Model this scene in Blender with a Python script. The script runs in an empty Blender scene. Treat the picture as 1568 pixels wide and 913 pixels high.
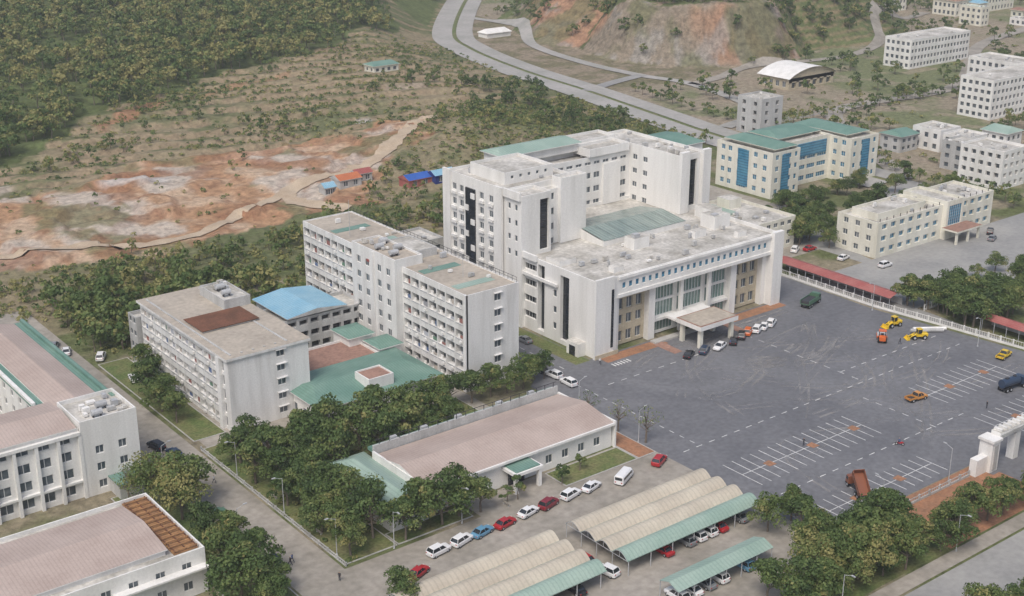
import bpy, math, random
import numpy as np
from mathutils import Vector, Matrix
R=random.Random(7); rng=np.random.default_rng(7)
sc=bpy.context.scene
# ---------------------------------------------------------------- materials
def M(name,c1,c2=None,scale=.3,rough=.85,fine=3.,famt=.12,streak=False,lines=None,metal=0.,lo=.38,hi=.64,bump=0.,spec=.3,dist=0.):
    m=bpy.data.materials.new(name);m.use_nodes=True;nt=m.node_tree;N=nt.nodes;L=nt.links
    b=N["Principled BSDF"];b.inputs["Roughness"].default_value=rough;b.inputs["Metallic"].default_value=metal
    b.inputs["Specular IOR Level"].default_value=spec
    if c2 is None:
        c2=tuple(x*.85 for x in c1)
    tc=N.new("ShaderNodeTexCoord");mp=N.new("ShaderNodeMapping");L.new(tc.outputs["Object"],mp.inputs[0])
    if streak: mp.inputs["Scale"].default_value=(1,1,.12)
    n=N.new("ShaderNodeTexNoise");n.inputs["Scale"].default_value=scale;n.inputs["Detail"].default_value=7;n.inputs["Roughness"].default_value=.6
    n.inputs["Distortion"].default_value=dist
    L.new(mp.outputs[0],n.inputs["Vector"])
    r=N.new("ShaderNodeMapRange");r.inputs[1].default_value=lo;r.inputs[2].default_value=hi;L.new(n.outputs[0],r.inputs[0])
    mx=N.new("ShaderNodeMix");mx.data_type='RGBA';mx.inputs[6].default_value=(*c1,1);mx.inputs[7].default_value=(*c2,1);L.new(r.outputs[0],mx.inputs[0])
    n2=N.new("ShaderNodeTexNoise");n2.inputs["Scale"].default_value=fine;n2.inputs["Detail"].default_value=5;L.new(tc.outputs["Object"],n2.inputs["Vector"])
    r2=N.new("ShaderNodeMapRange");r2.inputs[1].default_value=.3;r2.inputs[2].default_value=.7;r2.inputs[3].default_value=1-famt;r2.inputs[4].default_value=1+famt;L.new(n2.outputs[0],r2.inputs[0])
    v=N.new("ShaderNodeVectorMath");v.operation='SCALE';L.new(mx.outputs[2],v.inputs[0]);L.new(r2.outputs[0],v.inputs[3])
    out=v.outputs[0]
    if lines:
        w=N.new("ShaderNodeTexWave");w.bands_direction=lines[0];w.inputs["Scale"].default_value=lines[1];w.inputs["Distortion"].default_value=.0
        L.new(tc.outputs["Object"],w.inputs["Vector"])
        r3=N.new("ShaderNodeMapRange");r3.inputs[1].default_value=0;r3.inputs[2].default_value=.35;r3.inputs[3].default_value=lines[2];r3.inputs[4].default_value=1;L.new(w.outputs[1],r3.inputs[0])
        v2=N.new("ShaderNodeVectorMath");v2.operation='SCALE';L.new(out,v2.inputs[0]);L.new(r3.outputs[0],v2.inputs[3]);out=v2.outputs[0]
    L.new(out,b.inputs["Base Color"])
    if bump:
        bp=N.new("ShaderNodeBump");bp.inputs["Strength"].default_value=bump;bp.inputs["Distance"].default_value=.3;L.new(n2.outputs[0],bp.inputs["Height"]);L.new(bp.outputs[0],b.inputs["Normal"])
    return m
white=M("white_plaster",(.76,.75,.725),(.58,.57,.54),.28,streak=True,famt=.06,lo=.42,hi=.78)
dormw=M("dorm_plaster",(.72,.715,.70),(.52,.51,.49),.4,streak=True,famt=.07,lo=.42,hi=.75)
cream=M("cream_plaster",(.74,.72,.635),(.60,.58,.49),.3,streak=True,famt=.06)
greyw=M("grey_plaster",(.50,.50,.49),(.36,.36,.35),.3,streak=True)
beige=M("beige_panel",(.50,.44,.33),(.42,.37,.27),.4)
glass=M("window_glass",(.06,.08,.095),(.15,.17,.19),.35,rough=.15,spec=.6)
dglass=M("dark_curtain_glass",(.012,.016,.02),(.03,.035,.045),.5,rough=.1,spec=.6,lines=("Z",.45,.5))
bglass=M("blue_curtain_glass",(.05,.20,.33),(.10,.29,.42),.5,rough=.15,spec=.6,lines=("Z",.35,.5))
gglass=M("green_atrium_glass",(.15,.24,.215),(.24,.32,.29),.3,rough=.15,spec=.6,lines=("X",.3,.55))
skyg=M("skylight_glass",(.22,.28,.25),(.29,.35,.31),.2,rough=.25,spec=.5,lines=("X",.3,.7))
frame=M("window_frame",(.7,.7,.68),famt=.03)
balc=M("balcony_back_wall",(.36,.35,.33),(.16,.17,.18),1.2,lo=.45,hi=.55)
rconc=M("roof_concrete",(.56,.54,.50),(.33,.315,.28),.16,famt=.22,fine=1.2)
rtan=M("roof_tan_tile",(.44,.39,.325),(.35,.31,.26),.12,famt=.14,fine=1.)
rpink=M("roof_pink_metal",(.47,.385,.34),(.39,.31,.27),.12,famt=.08,lines=("X",.5,.88),rough=.6)
rgreen=M("roof_green_metal",(.13,.24,.195),(.185,.295,.245),.15,famt=.08,lines=("X",.5,.8),rough=.55)
rpale=M("roof_pale_green_metal",(.33,.43,.37),(.26,.365,.31),.15,famt=.08,lines=("X",.4,.85),rough=.55)
rblue=M("roof_blue_metal",(.22,.42,.55),(.29,.48,.59),.2,lines=("X",.5,.85),rough=.5)
rterra=M("roof_terracotta",(.33,.20,.155),(.26,.155,.12),.3,famt=.2,fine=1.5)
rrust=M("roof_rust",(.20,.09,.055),(.13,.065,.04),.4,famt=.2,lines=("Y",.5,.7))
rwood=M("roof_orange_deck",(.40,.22,.10),(.26,.14,.07),.5,famt=.2,lines=("Y",.5,.6))
rred=M("roof_red_metal",(.33,.10,.09),(.38,.15,.13),.2,lines=("X",.5,.85),rough=.6)
vault=M("vault_sheet",(.54,.49,.40),(.45,.40,.325),.15,lines=("X",.32,.87),famt=.07,rough=.6)
steel=M("steel",(.45,.46,.47),rough=.5)
dark=M("dark_metal",(.05,.05,.055),rough=.6)
black=M("tyre_rubber",(.015,.015,.015))
asph=M("asphalt",(.125,.128,.14),(.18,.182,.192),.035,famt=.16,fine=.9,lo=.3,hi=.7,dist=1.5)
asph2=M("old_asphalt",(.25,.25,.245),(.33,.325,.31),.06,famt=.1,fine=.8)
farroad=M("pale_road",(.38,.365,.345),(.31,.305,.28),.05,famt=.1,fine=.5)
conc=M("concrete_paving",(.35,.32,.28),(.25,.23,.195),.1,famt=.16,fine=.7)
kerbm=M("kerb_stone",(.45,.44,.42))
paint=M("road_paint",(.74,.74,.72),(.5,.5,.49),.8)
lawnm=M("lawn",(.10,.14,.045),(.17,.165,.075),.25,famt=.3,fine=2.)
earthm=M("orange_soil",(.36,.18,.10),(.25,.14,.085),.5,famt=.25,fine=2.)
dirtm=M("dirt_track",(.48,.39,.285),(.40,.31,.22),.2,famt=.15)
bark=M("bark",(.14,.115,.09),(.2,.17,.14),1.)
def dustm():
    m=M("dust_film",(.36,.35,.34),(.30,.29,.28),.2);N=m.node_tree.nodes;L=m.node_tree.links
    tc=N.new("ShaderNodeTexCoord");n=N.new("ShaderNodeTexNoise");n.inputs["Scale"].default_value=.12;n.inputs["Detail"].default_value=5;L.new(tc.outputs["Object"],n.inputs["Vector"])
    r=N.new("ShaderNodeMapRange");r.inputs[1].default_value=.38;r.inputs[2].default_value=.66;r.inputs[3].default_value=0;r.inputs[4].default_value=.6;L.new(n.outputs[0],r.inputs[0]);L.new(r.outputs[0],N["Principled BSDF"].inputs["Alpha"]);return m
dust=dustm()
def leafmat():
    m=bpy.data.materials.new("foliage");m.use_nodes=True;nt=m.node_tree;N=nt.nodes;L=nt.links
    b=N["Principled BSDF"];b.inputs["Roughness"].default_value=.6;b.inputs["Specular IOR Level"].default_value=.2
    a=N.new("ShaderNodeAttribute");a.attribute_name="tint"
    oi=N.new("ShaderNodeObjectInfo")
    ad=N.new("ShaderNodeMath");ad.operation='MULTIPLY_ADD';ad.inputs[1].default_value=.42;L.new(oi.outputs["Random"],ad.inputs[0]);L.new(a.outputs["Fac"],ad.inputs[2])
    r=N.new("ShaderNodeValToRGB");e=r.color_ramp.elements
    e[0].position=0;e[0].color=(.05,.082,.032,1);e[1].position=1.;e[1].color=(.32,.30,.12,1)
    x=e.new(.4);x.color=(.10,.155,.052,1);x=e.new(.75);x.color=(.175,.22,.075,1)
    L.new(ad.outputs[0],r.inputs[0]);L.new(r.outputs[0],b.inputs["Base Color"])
    t=N.new("ShaderNodeBsdfTranslucent");L.new(r.outputs[0],t.inputs[0])
    ms=N.new("ShaderNodeMixShader");ms.inputs[0].default_value=.3;L.new(b.outputs[0],ms.inputs[1]);L.new(t.outputs[0],ms.inputs[2])
    L.new(ms.outputs[0],N["Material Output"].inputs[0]);return m
leaf=leafmat()
# ---------------------------------------------------------------- mesh builder
class MB:
    def __init__(s): s.v=[];s.f=[];s.m=[];s.mats=[]
    def mi(s,mat):
        if mat not in s.mats: s.mats.append(mat)
        return s.mats.index(mat)
    def poly(s,pts,mat):
        i=len(s.v);s.v+=[tuple(p) for p in pts];s.f.append(tuple(range(i,i+len(pts))));s.m.append(s.mi(mat))
    def box(s,x0,x1,y0,y1,z0,z1,mat,top=None,bottom=True):
        P=[(x0,y0,z0),(x1,y0,z0),(x1,y1,z0),(x0,y1,z0),(x0,y0,z1),(x1,y0,z1),(x1,y1,z1),(x0,y1,z1)]
        for q in ((0,1,5,4),(1,2,6,5),(2,3,7,6),(3,0,4,7)): s.poly([P[i] for i in q],mat)
        s.poly([P[i] for i in (4,5,6,7)],top or mat)
        if bottom: s.poly([P[i] for i in (3,2,1,0)],mat)
    def tube(s,p,q,r0,r1,mat,n=8,caps=True):
        p=Vector(p);q=Vector(q);d=(q-p).normalized();a=d.orthogonal().normalized();b=d.cross(a)
        A=[p+a*math.cos(t)*r0+b*math.sin(t)*r0 for t in [2*math.pi*k/n for k in range(n)]]
        B=[q+a*math.cos(t)*r1+b*math.sin(t)*r1 for t in [2*math.pi*k/n for k in range(n)]]
        for k in range(n): s.poly([A[k],A[(k+1)%n],B[(k+1)%n],B[k]],mat)
        if caps: s.poly(A[::-1],mat);s.poly(B,mat)
    def loft(s,rings,mat,caps=True):
        for a,b in zip(rings[:-1],rings[1:]):
            n=len(a)
            for k in range(n): s.poly([a[k],a[(k+1)%n],b[(k+1)%n],b[k]],mat)
        if caps: s.poly(rings[0][::-1],mat);s.poly(rings[-1],mat)
    def mesh(s,name):
        me=bpy.data.meshes.new(name);me.from_pydata(s.v,[],s.f)
        for m in s.mats: me.materials.append(m)
        me.polygons.foreach_set("material_index",s.m);me.update();return me
    def obj(s,name,loc=None,rot=0,parent=None):
        o=bpy.data.objects.new(name,s.mesh(name));sc.collection.objects.link(o)
        if loc: o.location=loc
        o.rotation_euler[2]=rot
        if parent: o.parent=parent
        return o
occ=[]
class Bld:
    def __init__(s,name,loc): 
        s.e=bpy.data.objects.new(name,None);sc.collection.objects.link(s.e);s.e.location=(loc[0],loc[1],0);s.loc=loc;s.p={}
    def __getitem__(s,k):
        if k not in s.p: s.p[k]=MB()
        return s.p[k]
    def done(s):
        for k,b in s.p.items():
            o=b.obj(k,(-s.loc[0],-s.loc[1],0),parent=s.e)
def even(n,w,L,m0=0,m1=None):
    m1=m0 if m1 is None else m1
    p=(L-m0-m1)/n
    return [(m0+p*(i+.5)-w/2,m0+p*(i+.5)+w/2) for i in range(n)]
def facade(b,p0,p1,z0,z1,cols,rows,wall,gl=glass,depth=.22,fr=True,prob=1,rev=None):
    W=b["walls"];Gm=b["windows"]
    dx,dy=p1[0]-p0[0],p1[1]-p0[1];Ln=math.hypot(dx,dy);dx/=Ln;dy/=Ln;nx,ny=dy,-dx
    def P(u,z,d=0): return (p0[0]+dx*u-nx*d,p0[1]+dy*u-ny*d,z)
    us=sorted(set([0,Ln]+[x for c in cols for x in c]));zs=sorted(set([z0,z1]+[x for r in rows for x in r]))
    us=[u for u in us if -1e-6<=u<=Ln+1e-6];zs=[z for z in zs if z0-1e-6<=z<=z1+1e-6]
    for z_a,z_b in zip(zs[:-1],zs[1:]):
        inr=any(r[0]-1e-6<=z_a and z_b<=r[1]+1e-6 for r in rows)
        if not inr or not cols:
            W.poly([P(0,z_a),P(Ln,z_a),P(Ln,z_b),P(0,z_b)],wall);continue
        for a,c in zip(us[:-1],us[1:]):
            inc=any(q[0]-1e-6<=a and c<=q[1]+1e-6 for q in cols)
            if not inc or R.random()>prob:
                W.poly([P(a,z_a),P(c,z_a),P(c,z_b),P(a,z_b)],wall);continue
            D=depth;rm=rev or wall
            W.poly([P(a,z_a),P(c,z_a),P(c,z_a,D),P(a,z_a,D)],rm)
            W.poly([P(a,z_b,D),P(c,z_b,D),P(c,z_b),P(a,z_b)],rm)
            W.poly([P(a,z_a),P(a,z_a,D),P(a,z_b,D),P(a,z_b)],rm)
            W.poly([P(c,z_a,D),P(c,z_a),P(c,z_b),P(c,z_b,D)],rm)
            Gm.poly([P(a,z_a,D),P(c,z_a,D),P(c,z_b,D),P(a,z_b,D)],gl)
            if fr:
                F=b["window_frames"];e=.07;d=D-.03
                nm=max(1,int(round((c-a)/1.0)))
                for k in range(nm+1):
                    u=a+(c-a)*k/nm;u0=max(a,u-e);u1=min(c,u+e)
                    F.poly([P(u0,z_a,d),P(u1,z_a,d),P(u1,z_b,d),P(u0,z_b,d)],frame)
                for zz in (z_a,z_b-2*e): F.poly([P(a,zz,d-.004),P(c,zz,d-.004),P(c,zz+2*e,d-.004),P(a,zz+2*e,d-.004)],frame)
def flatroof(b,x0,x1,y0,y1,z,wall,roof,par=.8,t=.25):
    W=b["parapet"]
    i=(x0+t,x1-t,y0+t,y1-t)
    o=[(x0,y0),(x1,y0),(x1,y1),(x0,y1)];n=[(i[0],i[2]),(i[1],i[2]),(i[1],i[3]),(i[0],i[3])]
    for k in range(4):
        a,c=o[k],o[(k+1)%4];d,e=n[k],n[(k+1)%4]
        W.poly([(*a,z),(*c,z),(*e,z),(*d,z)],wall)
        W.poly([(*e,z-par),(*d,z-par),(*d,z),(*e,z)],wall)
    b["roof"].poly([(*q,z-par) for q in n],roof)
def block(b,x0,x1,y0,y1,z0,z1,wall,roof=rconc,S=None,E=None,N=None,W=None,par=.8,**k):
    if z0<1: occ.append((x0,x1,y0,y1))
    for sd,a,c in ((S,(x0,y0),(x1,y0)),(E,(x1,y0),(x1,y1)),(N,(x1,y1),(x0,y1)),(W,(x0,y1),(x0,y0))):
        if sd is False: continue
        if sd is None: sd=([],[])
        kk=dict(k)
        if len(sd)>2: kk.update(sd[2])
        facade(b,a,c,z0,z1,sd[0],sd[1],wall,**kk)
    if roof: flatroof(b,x0,x1,y0,y1,z1,wall,roof,par)
def rows(n,st,sill,h,z0=0): return [(z0+st*i+sill,z0+st*i+sill+h) for i in range(n)]
def gable(b,x0,x1,y0,y1,z,rise,mat,ax='X',over=.5,wall=white,hip=0):
    r=b["roof"];x0-=over;x1+=over;y0-=over;y1+=over
    if ax=='X':
        ym=(y0+y1)/2;A=(x0+hip,ym,z+rise);B=(x1-hip,ym,z+rise)
        r.poly([(x0,y0,z),(x1,y0,z),B,A],mat);r.poly([(x1,y1,z),(x0,y1,z),A,B],mat)
        em=mat if hip else wall
        r.poly([(x0,y1,z),(x0,y0,z),A],em);r.poly([(x1,y0,z),(x1,y1,z),B],em)
    else:
        xm=(x0+x1)/2;A=(xm,y0+hip,z+rise);B=(xm,y1-hip,z+rise)
        r.poly([(x0,y1,z),(x0,y0,z),A,B],mat);r.poly([(x1,y0,z),(x1,y1,z),B,A],mat)
        em=mat if hip else wall
        r.poly([(x0,y0,z),(x1,y0,z),A],em);r.poly([(x1,y1,z),(x0,y1,z),B],em)
    b["eaves"].box(x0,x1,y0,y1,z-.2,z-.004,wall)
def clutter(b,x0,x1,y0,y1,z,n):
    for i in range(n):
        x=R.uniform(x0,x1);y=R.uniform(y0,y1);w=R.uniform(.5,1.6);d=R.uniform(.5,1.2);h=R.uniform(.4,1.2)
        m=R.choice([steel,white,greyw,rconc])
        b["rooftop_equipment"].box(x,x+w,y,y+d,z+.15,z+.15+h,m);b["rooftop_equipment"].box(x+.1,x+.2,y+.1,y+d-.1,z,z+.15,dark)
def tank(b,x,y,z,r=.6,l=2.0):
    t=b["water_tanks"];t.tube((x,y,z+.9),(x+l,y,z+.9),r,r,steel,10)
    for k in (.3,l-.3): t.box(x+k-.05,x+k+.05,y-.5,y+.5,z,z+.6,dark)
# ---------------------------------------------------------------- noise & terrain
def vnoise(X,Y,s,seed):
    r=np.random.default_rng(seed);T=r.random((256,256));x=X/s+1000;y=Y/s+1000
    xi=np.floor(x).astype(int);yi=np.floor(y).astype(int);fx=x-xi;fy=y-yi;fx=fx*fx*(3-2*fx);fy=fy*fy*(3-2*fy)
    g=lambda a,c:T[a%256,c%256]
    return (g(xi,yi)*(1-fx)+g(xi+1,yi)*fx)*(1-fy)+(g(xi,yi+1)*(1-fx)+g(xi+1,yi+1)*fx)*fy
def fbm(X,Y,s,seed,o=5):
    t=0;a=.5
    for k in range(o): t=t+a*vnoise(X,Y,s/2**k,seed+k);a*=.5
    return t/(1-.5**o)
def sm(t): t=np.clip(t,0,1);return t*t*(3-2*t)
def inpoly(X,Y,P):
    r=np.zeros(np.shape(X),bool);n=len(P)
    for i in range(n):
        x0,y0=P[i];x1,y1=P[(i+1)%n]
        if y0==y1: continue
        c=((y0>Y)!=(y1>Y))&(X<(x1-x0)*(Y-y0)/(y1-y0)+x0);r^=c
    return r
RD=[(365,262),(366,300),(367,340),(375,387),(384,438),(392,494),(408,557),(432,605),(515,707),(600,800)]
def roadx(Y): return np.interp(Y,[p[1] for p in RD],[p[0] for p in RD])
def height(X,Y):
    X=np.asarray(X,float);Y=np.asarray(Y,float)
    left=sm((roadx(Y)-14-X)/50)
    d=Y-(325+.1*np.clip(X-220,0,200))
    h=left*(sm(d/60)*(2.5*(fbm(X,Y,60,3)-.35)+1)+4*sm((Y-450+.3*X-60)/60)+9*sm((Y-500)/150)+5*sm((Y-640)/200)+sm((Y-480)/60)*6*(fbm(X,Y,90,11)-.4))
    t=(Y*.93+X*.25+14*fbm(X,Y,90,91))/13.
    h=h+left*sm((d-75)/30)*(1-sm((Y-560)/40))*2.2*(np.floor(t)+sm((t-np.floor(t)-.75)/.25)-t)
    h=h+left*sm(d/25)*1.6*(fbm(X,Y,14,45,4)-.5)
    # eroded gullies in the bare earth
    bare=sm((d-12)/15)*sm((446-Y)/15)*sm((300-X)/20)
    h=h+left*bare*(3.2*np.abs(fbm(X,Y,22,145,4)-.5)*2-.6+1.2*np.floor(3*fbm(X,Y,40,151,3))-1.2)
    r1=np.hypot(X-570,(Y-555))/118;r2=np.hypot((X-505)/62,(Y-490)/56)
    r=np.minimum(r1,r2)+.25*(fbm(X,Y,50,21)-.5)
    h=h+27*sm((1.02-r)/.42)+(r<1)*6*(fbm(X,Y,18,31)-.5)*sm((1.0-r)/.2)
    h=h+left*8*np.exp(-(((X-290)/38)**2+((Y-392)/30)**2))
    return h
def H0(x,y): return float(height(x,y))
EARTH=[(112,421),(150,412),(176,440),(211,438),(282,431),(276,408),(245,380),(215,352),(185,342),(150,338),(104,345),(85,362)]
FOREST=[(60,422),(118,446),(150,474),(200,510),(270,548),(330,562),(392,600),(410,650),(500,765),(560,1000),(60,1000)]
CAMPUS=[(-200,-200),(700,-200),(700,200),(395,215),(372,330),(300,318),(235,312),(150,300),(-200,285)]
xs=np.concatenate([[-6000,-3000,-1500,-600,-300,-120],np.arange(0,560,1.5),np.arange(561,1000,4),[1100,1500,2500,6000]])
ys=np.concatenate([[-6000,-3000,-1000,-300,-60],np.arange(0,660,1.5),np.arange(661,1100,4),[1200,1600,3000,6000]])
X,Y=np.meshgrid(xs,ys);Z=height(X,Y)
jx=X+26*(fbm(X,Y,28,41)-.5);jy=Y+26*(fbm(X,Y,28,51)-.5)
def C(*c): return np.array(c,float)
n1=fbm(X,Y,45,61)[...,None];n2=fbm(X,Y,9,71)[...,None];n3=fbm(X,Y,3.5,81,3)[...,None]
def mixc(a,b,t): return a*(1-t)+b*t
scrub=mixc(C(.15,.16,.08),C(.27,.225,.145),sm((n1-.38)/.22));scrub=mixc(scrub,C(.10,.125,.05),sm((n2-.5)/.2)*.75)
col=scrub.copy()
camp=inpoly(X,Y,CAMPUS)[...,None]
col=np.where(camp,mixc(C(.13,.15,.065),C(.27,.235,.165),sm((n2-.4)/.25)),col)
rt=(X>roadx(Y)+4)[...,None]&~camp
fld=mixc(C(.29,.25,.185),C(.16,.185,.09),sm((n1-.45)/.12)*.9);fld=mixc(fld,C(.33,.27,.21),sm((n2-.55)/.12)*.6)
fld=np.where((X<480)[...,None]&(Y>430)[...,None],mixc(C(.27,.225,.165),C(.18,.165,.10),sm((n2-.42)/.2)),fld)
col=np.where(rt,fld,col)
tb=(~rt)&(~camp)
t_=(Y*.93+X*.25+14*fbm(X,Y,90,91))/13.;fr_=(t_-np.floor(t_))[...,None]
col=np.where(tb&(Y>395)[...,None],mixc(col,C(.30,.23,.155),np.where(fr_>.7,.8,.0)*sm((n2-.3)/.25)),col)
e=inpoly(jx,jy,EARTH)[...,None]
er=mixc(C(.40,.245,.145),C(.50,.37,.26),sm((n2-.4)/.25));er=mixc(er,C(.50,.45,.39),sm((fbm(X,Y,20,95)[...,None]-.54)/.08)*.8)
er=mixc(er,C(.19,.18,.09),sm((fbm(X,Y,16,99)[...,None]-.52)/.07)*.8)
er=mixc(er,C(.30,.165,.095),sm((fbm(X,Y,11,119)[...,None]-.52)/.07)*.75)
col=np.where(e,er,col)
def blob(cx,cy,rx,ry,c,a=1.,ang=0):
    global col
    ux=(jx-cx)*math.cos(ang)+(jy-cy)*math.sin(ang);uy=-(jx-cx)*math.sin(ang)+(jy-cy)*math.cos(ang)
    d=np.hypot(ux/rx,uy/ry)[...,None]
    col=mixc(col,C(*c),sm((1.15-d)/.4)*a*(.6+.4*n3))
blob(95,395,12,20,(.50,.48,.44));blob(166,412,10,7,(.52,.49,.46))
blob(275,440,8,4,(.42,.40,.38));blob(205,497,28,3.5,(.34,.18,.11),1,.6);blob(300,432,10,4,(.36,.19,.12));blob(215,352,12,5,(.38,.21,.13))
blob(262,522,30,3.5,(.34,.20,.12),.8,.5);blob(130,440,14,4,(.36,.27,.19),.9,.3);blob(225,425,30,5,(.46,.30,.20),.9);blob(120,430,9,6,(.40,.35,.30),.9);blob(310,470,12,3,(.36,.30,.24),.8)
gr=np.gradient(Z,axis=0)/np.gradient(ys)[:,None];gc=np.gradient(Z,axis=1)/np.gradient(xs)[None,:]
slope=np.hypot(gr,gc)[...,None]
col=np.where(e&(slope>.22),col*.82+C(.02,0,0),col)
hm=(((X>430)&(Y>420)&(Z>.6))[...,None])
facing=((gr*.7+gc*.5)[...,None]>.12)
veg=C(.12,.145,.06)*(.7+.6*n2)
cl=mixc(C(.25,.21,.16),C(.35,.21,.135),sm((n1-.42)/.12));cl=mixc(cl,C(.30,.29,.27),sm((n2-.5)/.1)*.6);cl=mixc(cl,C(.15,.155,.075),sm((fbm(X,Y,14,77)[...,None]-.48)/.1)*.7)
cl=mixc(cl,cl*.65,(np.sin(Z*1.3+4*n2[...,0])[...,None]>.55)*.6)
cl=np.where((X>520)[...,None],mixc(veg,C(.27,.20,.13),(np.sin(Z*2.2)[...,None]>.4)*.7),cl)
col=np.where(hm,np.where(facing,cl,veg),col)
fo=inpoly(jx,jy,FOREST)[...,None];col=np.where(fo,C(.10,.125,.05)*(.7+.6*n2),col)
ny,nx=X.shape
me=bpy.data.meshes.new("ground")
V=np.stack([X,Y,Z],-1).reshape(-1,3)
i=np.arange((ny-1)*(nx-1));rr=i//(nx-1);cc=i%(nx-1);a=rr*nx+cc
F=np.stack([a,a+1,a+nx+1,a+nx],1).astype(np.int32)
def numesh(me,V,F,smooth=False):
    me.vertices.add(len(V));me.vertices.foreach_set("co",V.astype(np.float32).ravel())
    me.loops.add(F.size);me.loops.foreach_set("vertex_index",F.ravel())
    me.polygons.add(len(F));me.polygons.foreach_set("loop_start",np.arange(0,F.size,4,dtype=np.int32))
    me.update(calc_edges=True)
    me.polygons.foreach_set("use_smooth",np.full(len(F),smooth))
numesh(me,V,F,True)
at=me.color_attributes.new("ground_col","FLOAT_COLOR","POINT")
at.data.foreach_set("color",np.concatenate([np.clip(col,0.01,1),np.ones((ny,nx,1))],-1).astype(np.float32).ravel())
g=bpy.data.materials.new("ground_soil");g.use_nodes=True;nt=g.node_tree;N=nt.nodes;L=nt.links
b_=N["Principled BSDF"];b_.inputs["Roughness"].default_value=.95;b_.inputs["Specular IOR Level"].default_value=.1
a_=N.new("ShaderNodeAttribute");a_.attribute_name="ground_col"
tc=N.new("ShaderNodeTexCoord");q=N.new("ShaderNodeTexNoise");q.inputs["Scale"].default_value=.45;q.inputs["Detail"].default_value=9;q.inputs["Roughness"].default_value=.7;L.new(tc.outputs["Object"],q.inputs["Vector"])
r_=N.new("ShaderNodeMapRange");r_.inputs[1].default_value=.3;r_.inputs[2].default_value=.7;r_.inputs[3].default_value=.55;r_.inputs[4].default_value=1.4;L.new(q.outputs[0],r_.inputs[0])
v_=N.new("ShaderNodeVectorMath");v_.operation='SCALE';L.new(a_.outputs["Color"],v_.inputs[0]);L.new(r_.outputs[0],v_.inputs[3]);L.new(v_.outputs[0],b_.inputs["Base Color"])
bp=N.new("ShaderNodeBump");bp.inputs["Strength"].default_value=.8;bp.inputs["Distance"].default_value=1.;L.new(q.outputs[0],bp.inputs["Height"]);L.new(bp.outputs[0],b_.inputs["Normal"])
me.materials.append(g)
sc.collection.objects.link(bpy.data.objects.new("ground",me))
# ---------------------------------------------------------------- roads & sheets
def sheet(name,pts,z,mat,rectsub=None):
    m=MB();m.poly([(x,y,z) for x,y in pts],mat);return m.obj(name)
def rect(x0,x1,y0,y1): return [(x0,y0),(x1,y0),(x1,y1),(x0,y1)]
def spline(P,step=5):
    out=[];P=[Vector((*p,0)) for p in P];Q=[P[0]*2-P[1]]+P+[P[-1]*2-P[-2]]
    for k in range(1,len(Q)-2):
        a,b,c,d=Q[k-1:k+3];n=max(2,int((c-b).length/step))
        for j in range(n):
            t=j/n;out.append(.5*((2*b)+(c-a)*t+(2*a-5*b+4*c-d)*t*t+(3*b-a-3*c+d)*t**3))
    out.append(P[-1]);return out
def strip(name,P,w,mat,dz=.12,off=0,wj=0,m=None,step=5):
    S=spline(P,step);mm=m or MB()
    prev=None
    for k,p in enumerate(S):
        t=(S[min(k+1,len(S)-1)]-S[max(k-1,0)]).normalized();n=Vector((-t.y,t.x,0))
        ww=w*(1+wj*(R.random()-.5))
        row=[]
        for q in (-.5,0,.5):
            v=p+n*(off+ww*q);row.append((v.x,v.y,(H0(v.x,v.y) if dz>.05 else 0)+dz))
        if prev:
            for a,b_ in ((0,1),(1,2)):
                f=[prev[a],row[a],row[b_],prev[b_]];A,B,Cc=[Vector(x) for x in f[:3]]
                if (B-A).cross(Cc-A).z<0: f=f[::-1]
                mm.poly(f,mat)
        prev=row
    return mm if m else mm.obj(name)
sheet("concrete_yard",rect(96,168,118,167.5),.02,conc)
sheet("avenue",rect(86.5,96,100,320),.024,conc)
sheet("annex_forecourt",rect(124,166,167.5,173.5),.02,conc)
sheet("hospital_plaza",[(166,126),(209,126),(209,121),(240,121),(240,126),(262,126),(268,150),(263,190),(264,222),(250,226),(250,209.5),(186,209.5),(186,290),(170,290),(170,209),(166,206)],.03,asph)
sheet("side_parking_lot",rect(272,372,184,215),.026,asph2)
sheet("side_road",[(264,222),(272,215),(290,215),(290,240),(372,262),(372,240),(300,236),(294,215),(272,184),(270,150),(264,190)],.022,asph2)
sheet("campus_paving",rect(98,153,191,245),.012,conc)
sheet("side_yard",rect(252,315,230,300),.014,conc)
sheet("outer_street",rect(60,460,94,106),.03,asph2)
sheet("outer_pavement",rect(100,460,106.5,109.5),.04,conc)
sheet("gate_drive",rect(211,228,106,121),.034,asph)
strip("distant_road",RD,11,farroad,.35,off=6.5);strip("distant_road_verge",RD,2.2,lawnm,.3,off=0);strip("distant_carriageway",RD,9,farroad,.35,off=-5.8)
strip("branch_road",[(470,650),(472,600),(440,545),(428,492),(427,450),(431,420),(413,365),(380,352)],6,farroad,.3)
strip("branch_road",[(431,420),(455,425),(485,434),(541,424),(590,440),(625,470),(700,490)],6,conc,.3)
strip("branch_road",[(384,438),(405,445),(428,450)],6,asph2,.32)
strip("branch_road",[(372,262),(400,300),(440,345),(520,345),(620,400),(700,420)],7,conc,.3)
PATH1=[(296,432),(275,412),(253,393),(234,380),(215,378),(200,373),(197,360),(205,345)];PATH2=[(85,364),(104,362),(129,354),(154,349),(177,361),(200,373)]
strip("dirt_path",PATH1,6,dirtm,.3,wj=.5,step=2)
strip("dirt_path",PATH2,4.5,dirtm,.3,wj=.5,step=2)
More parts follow.
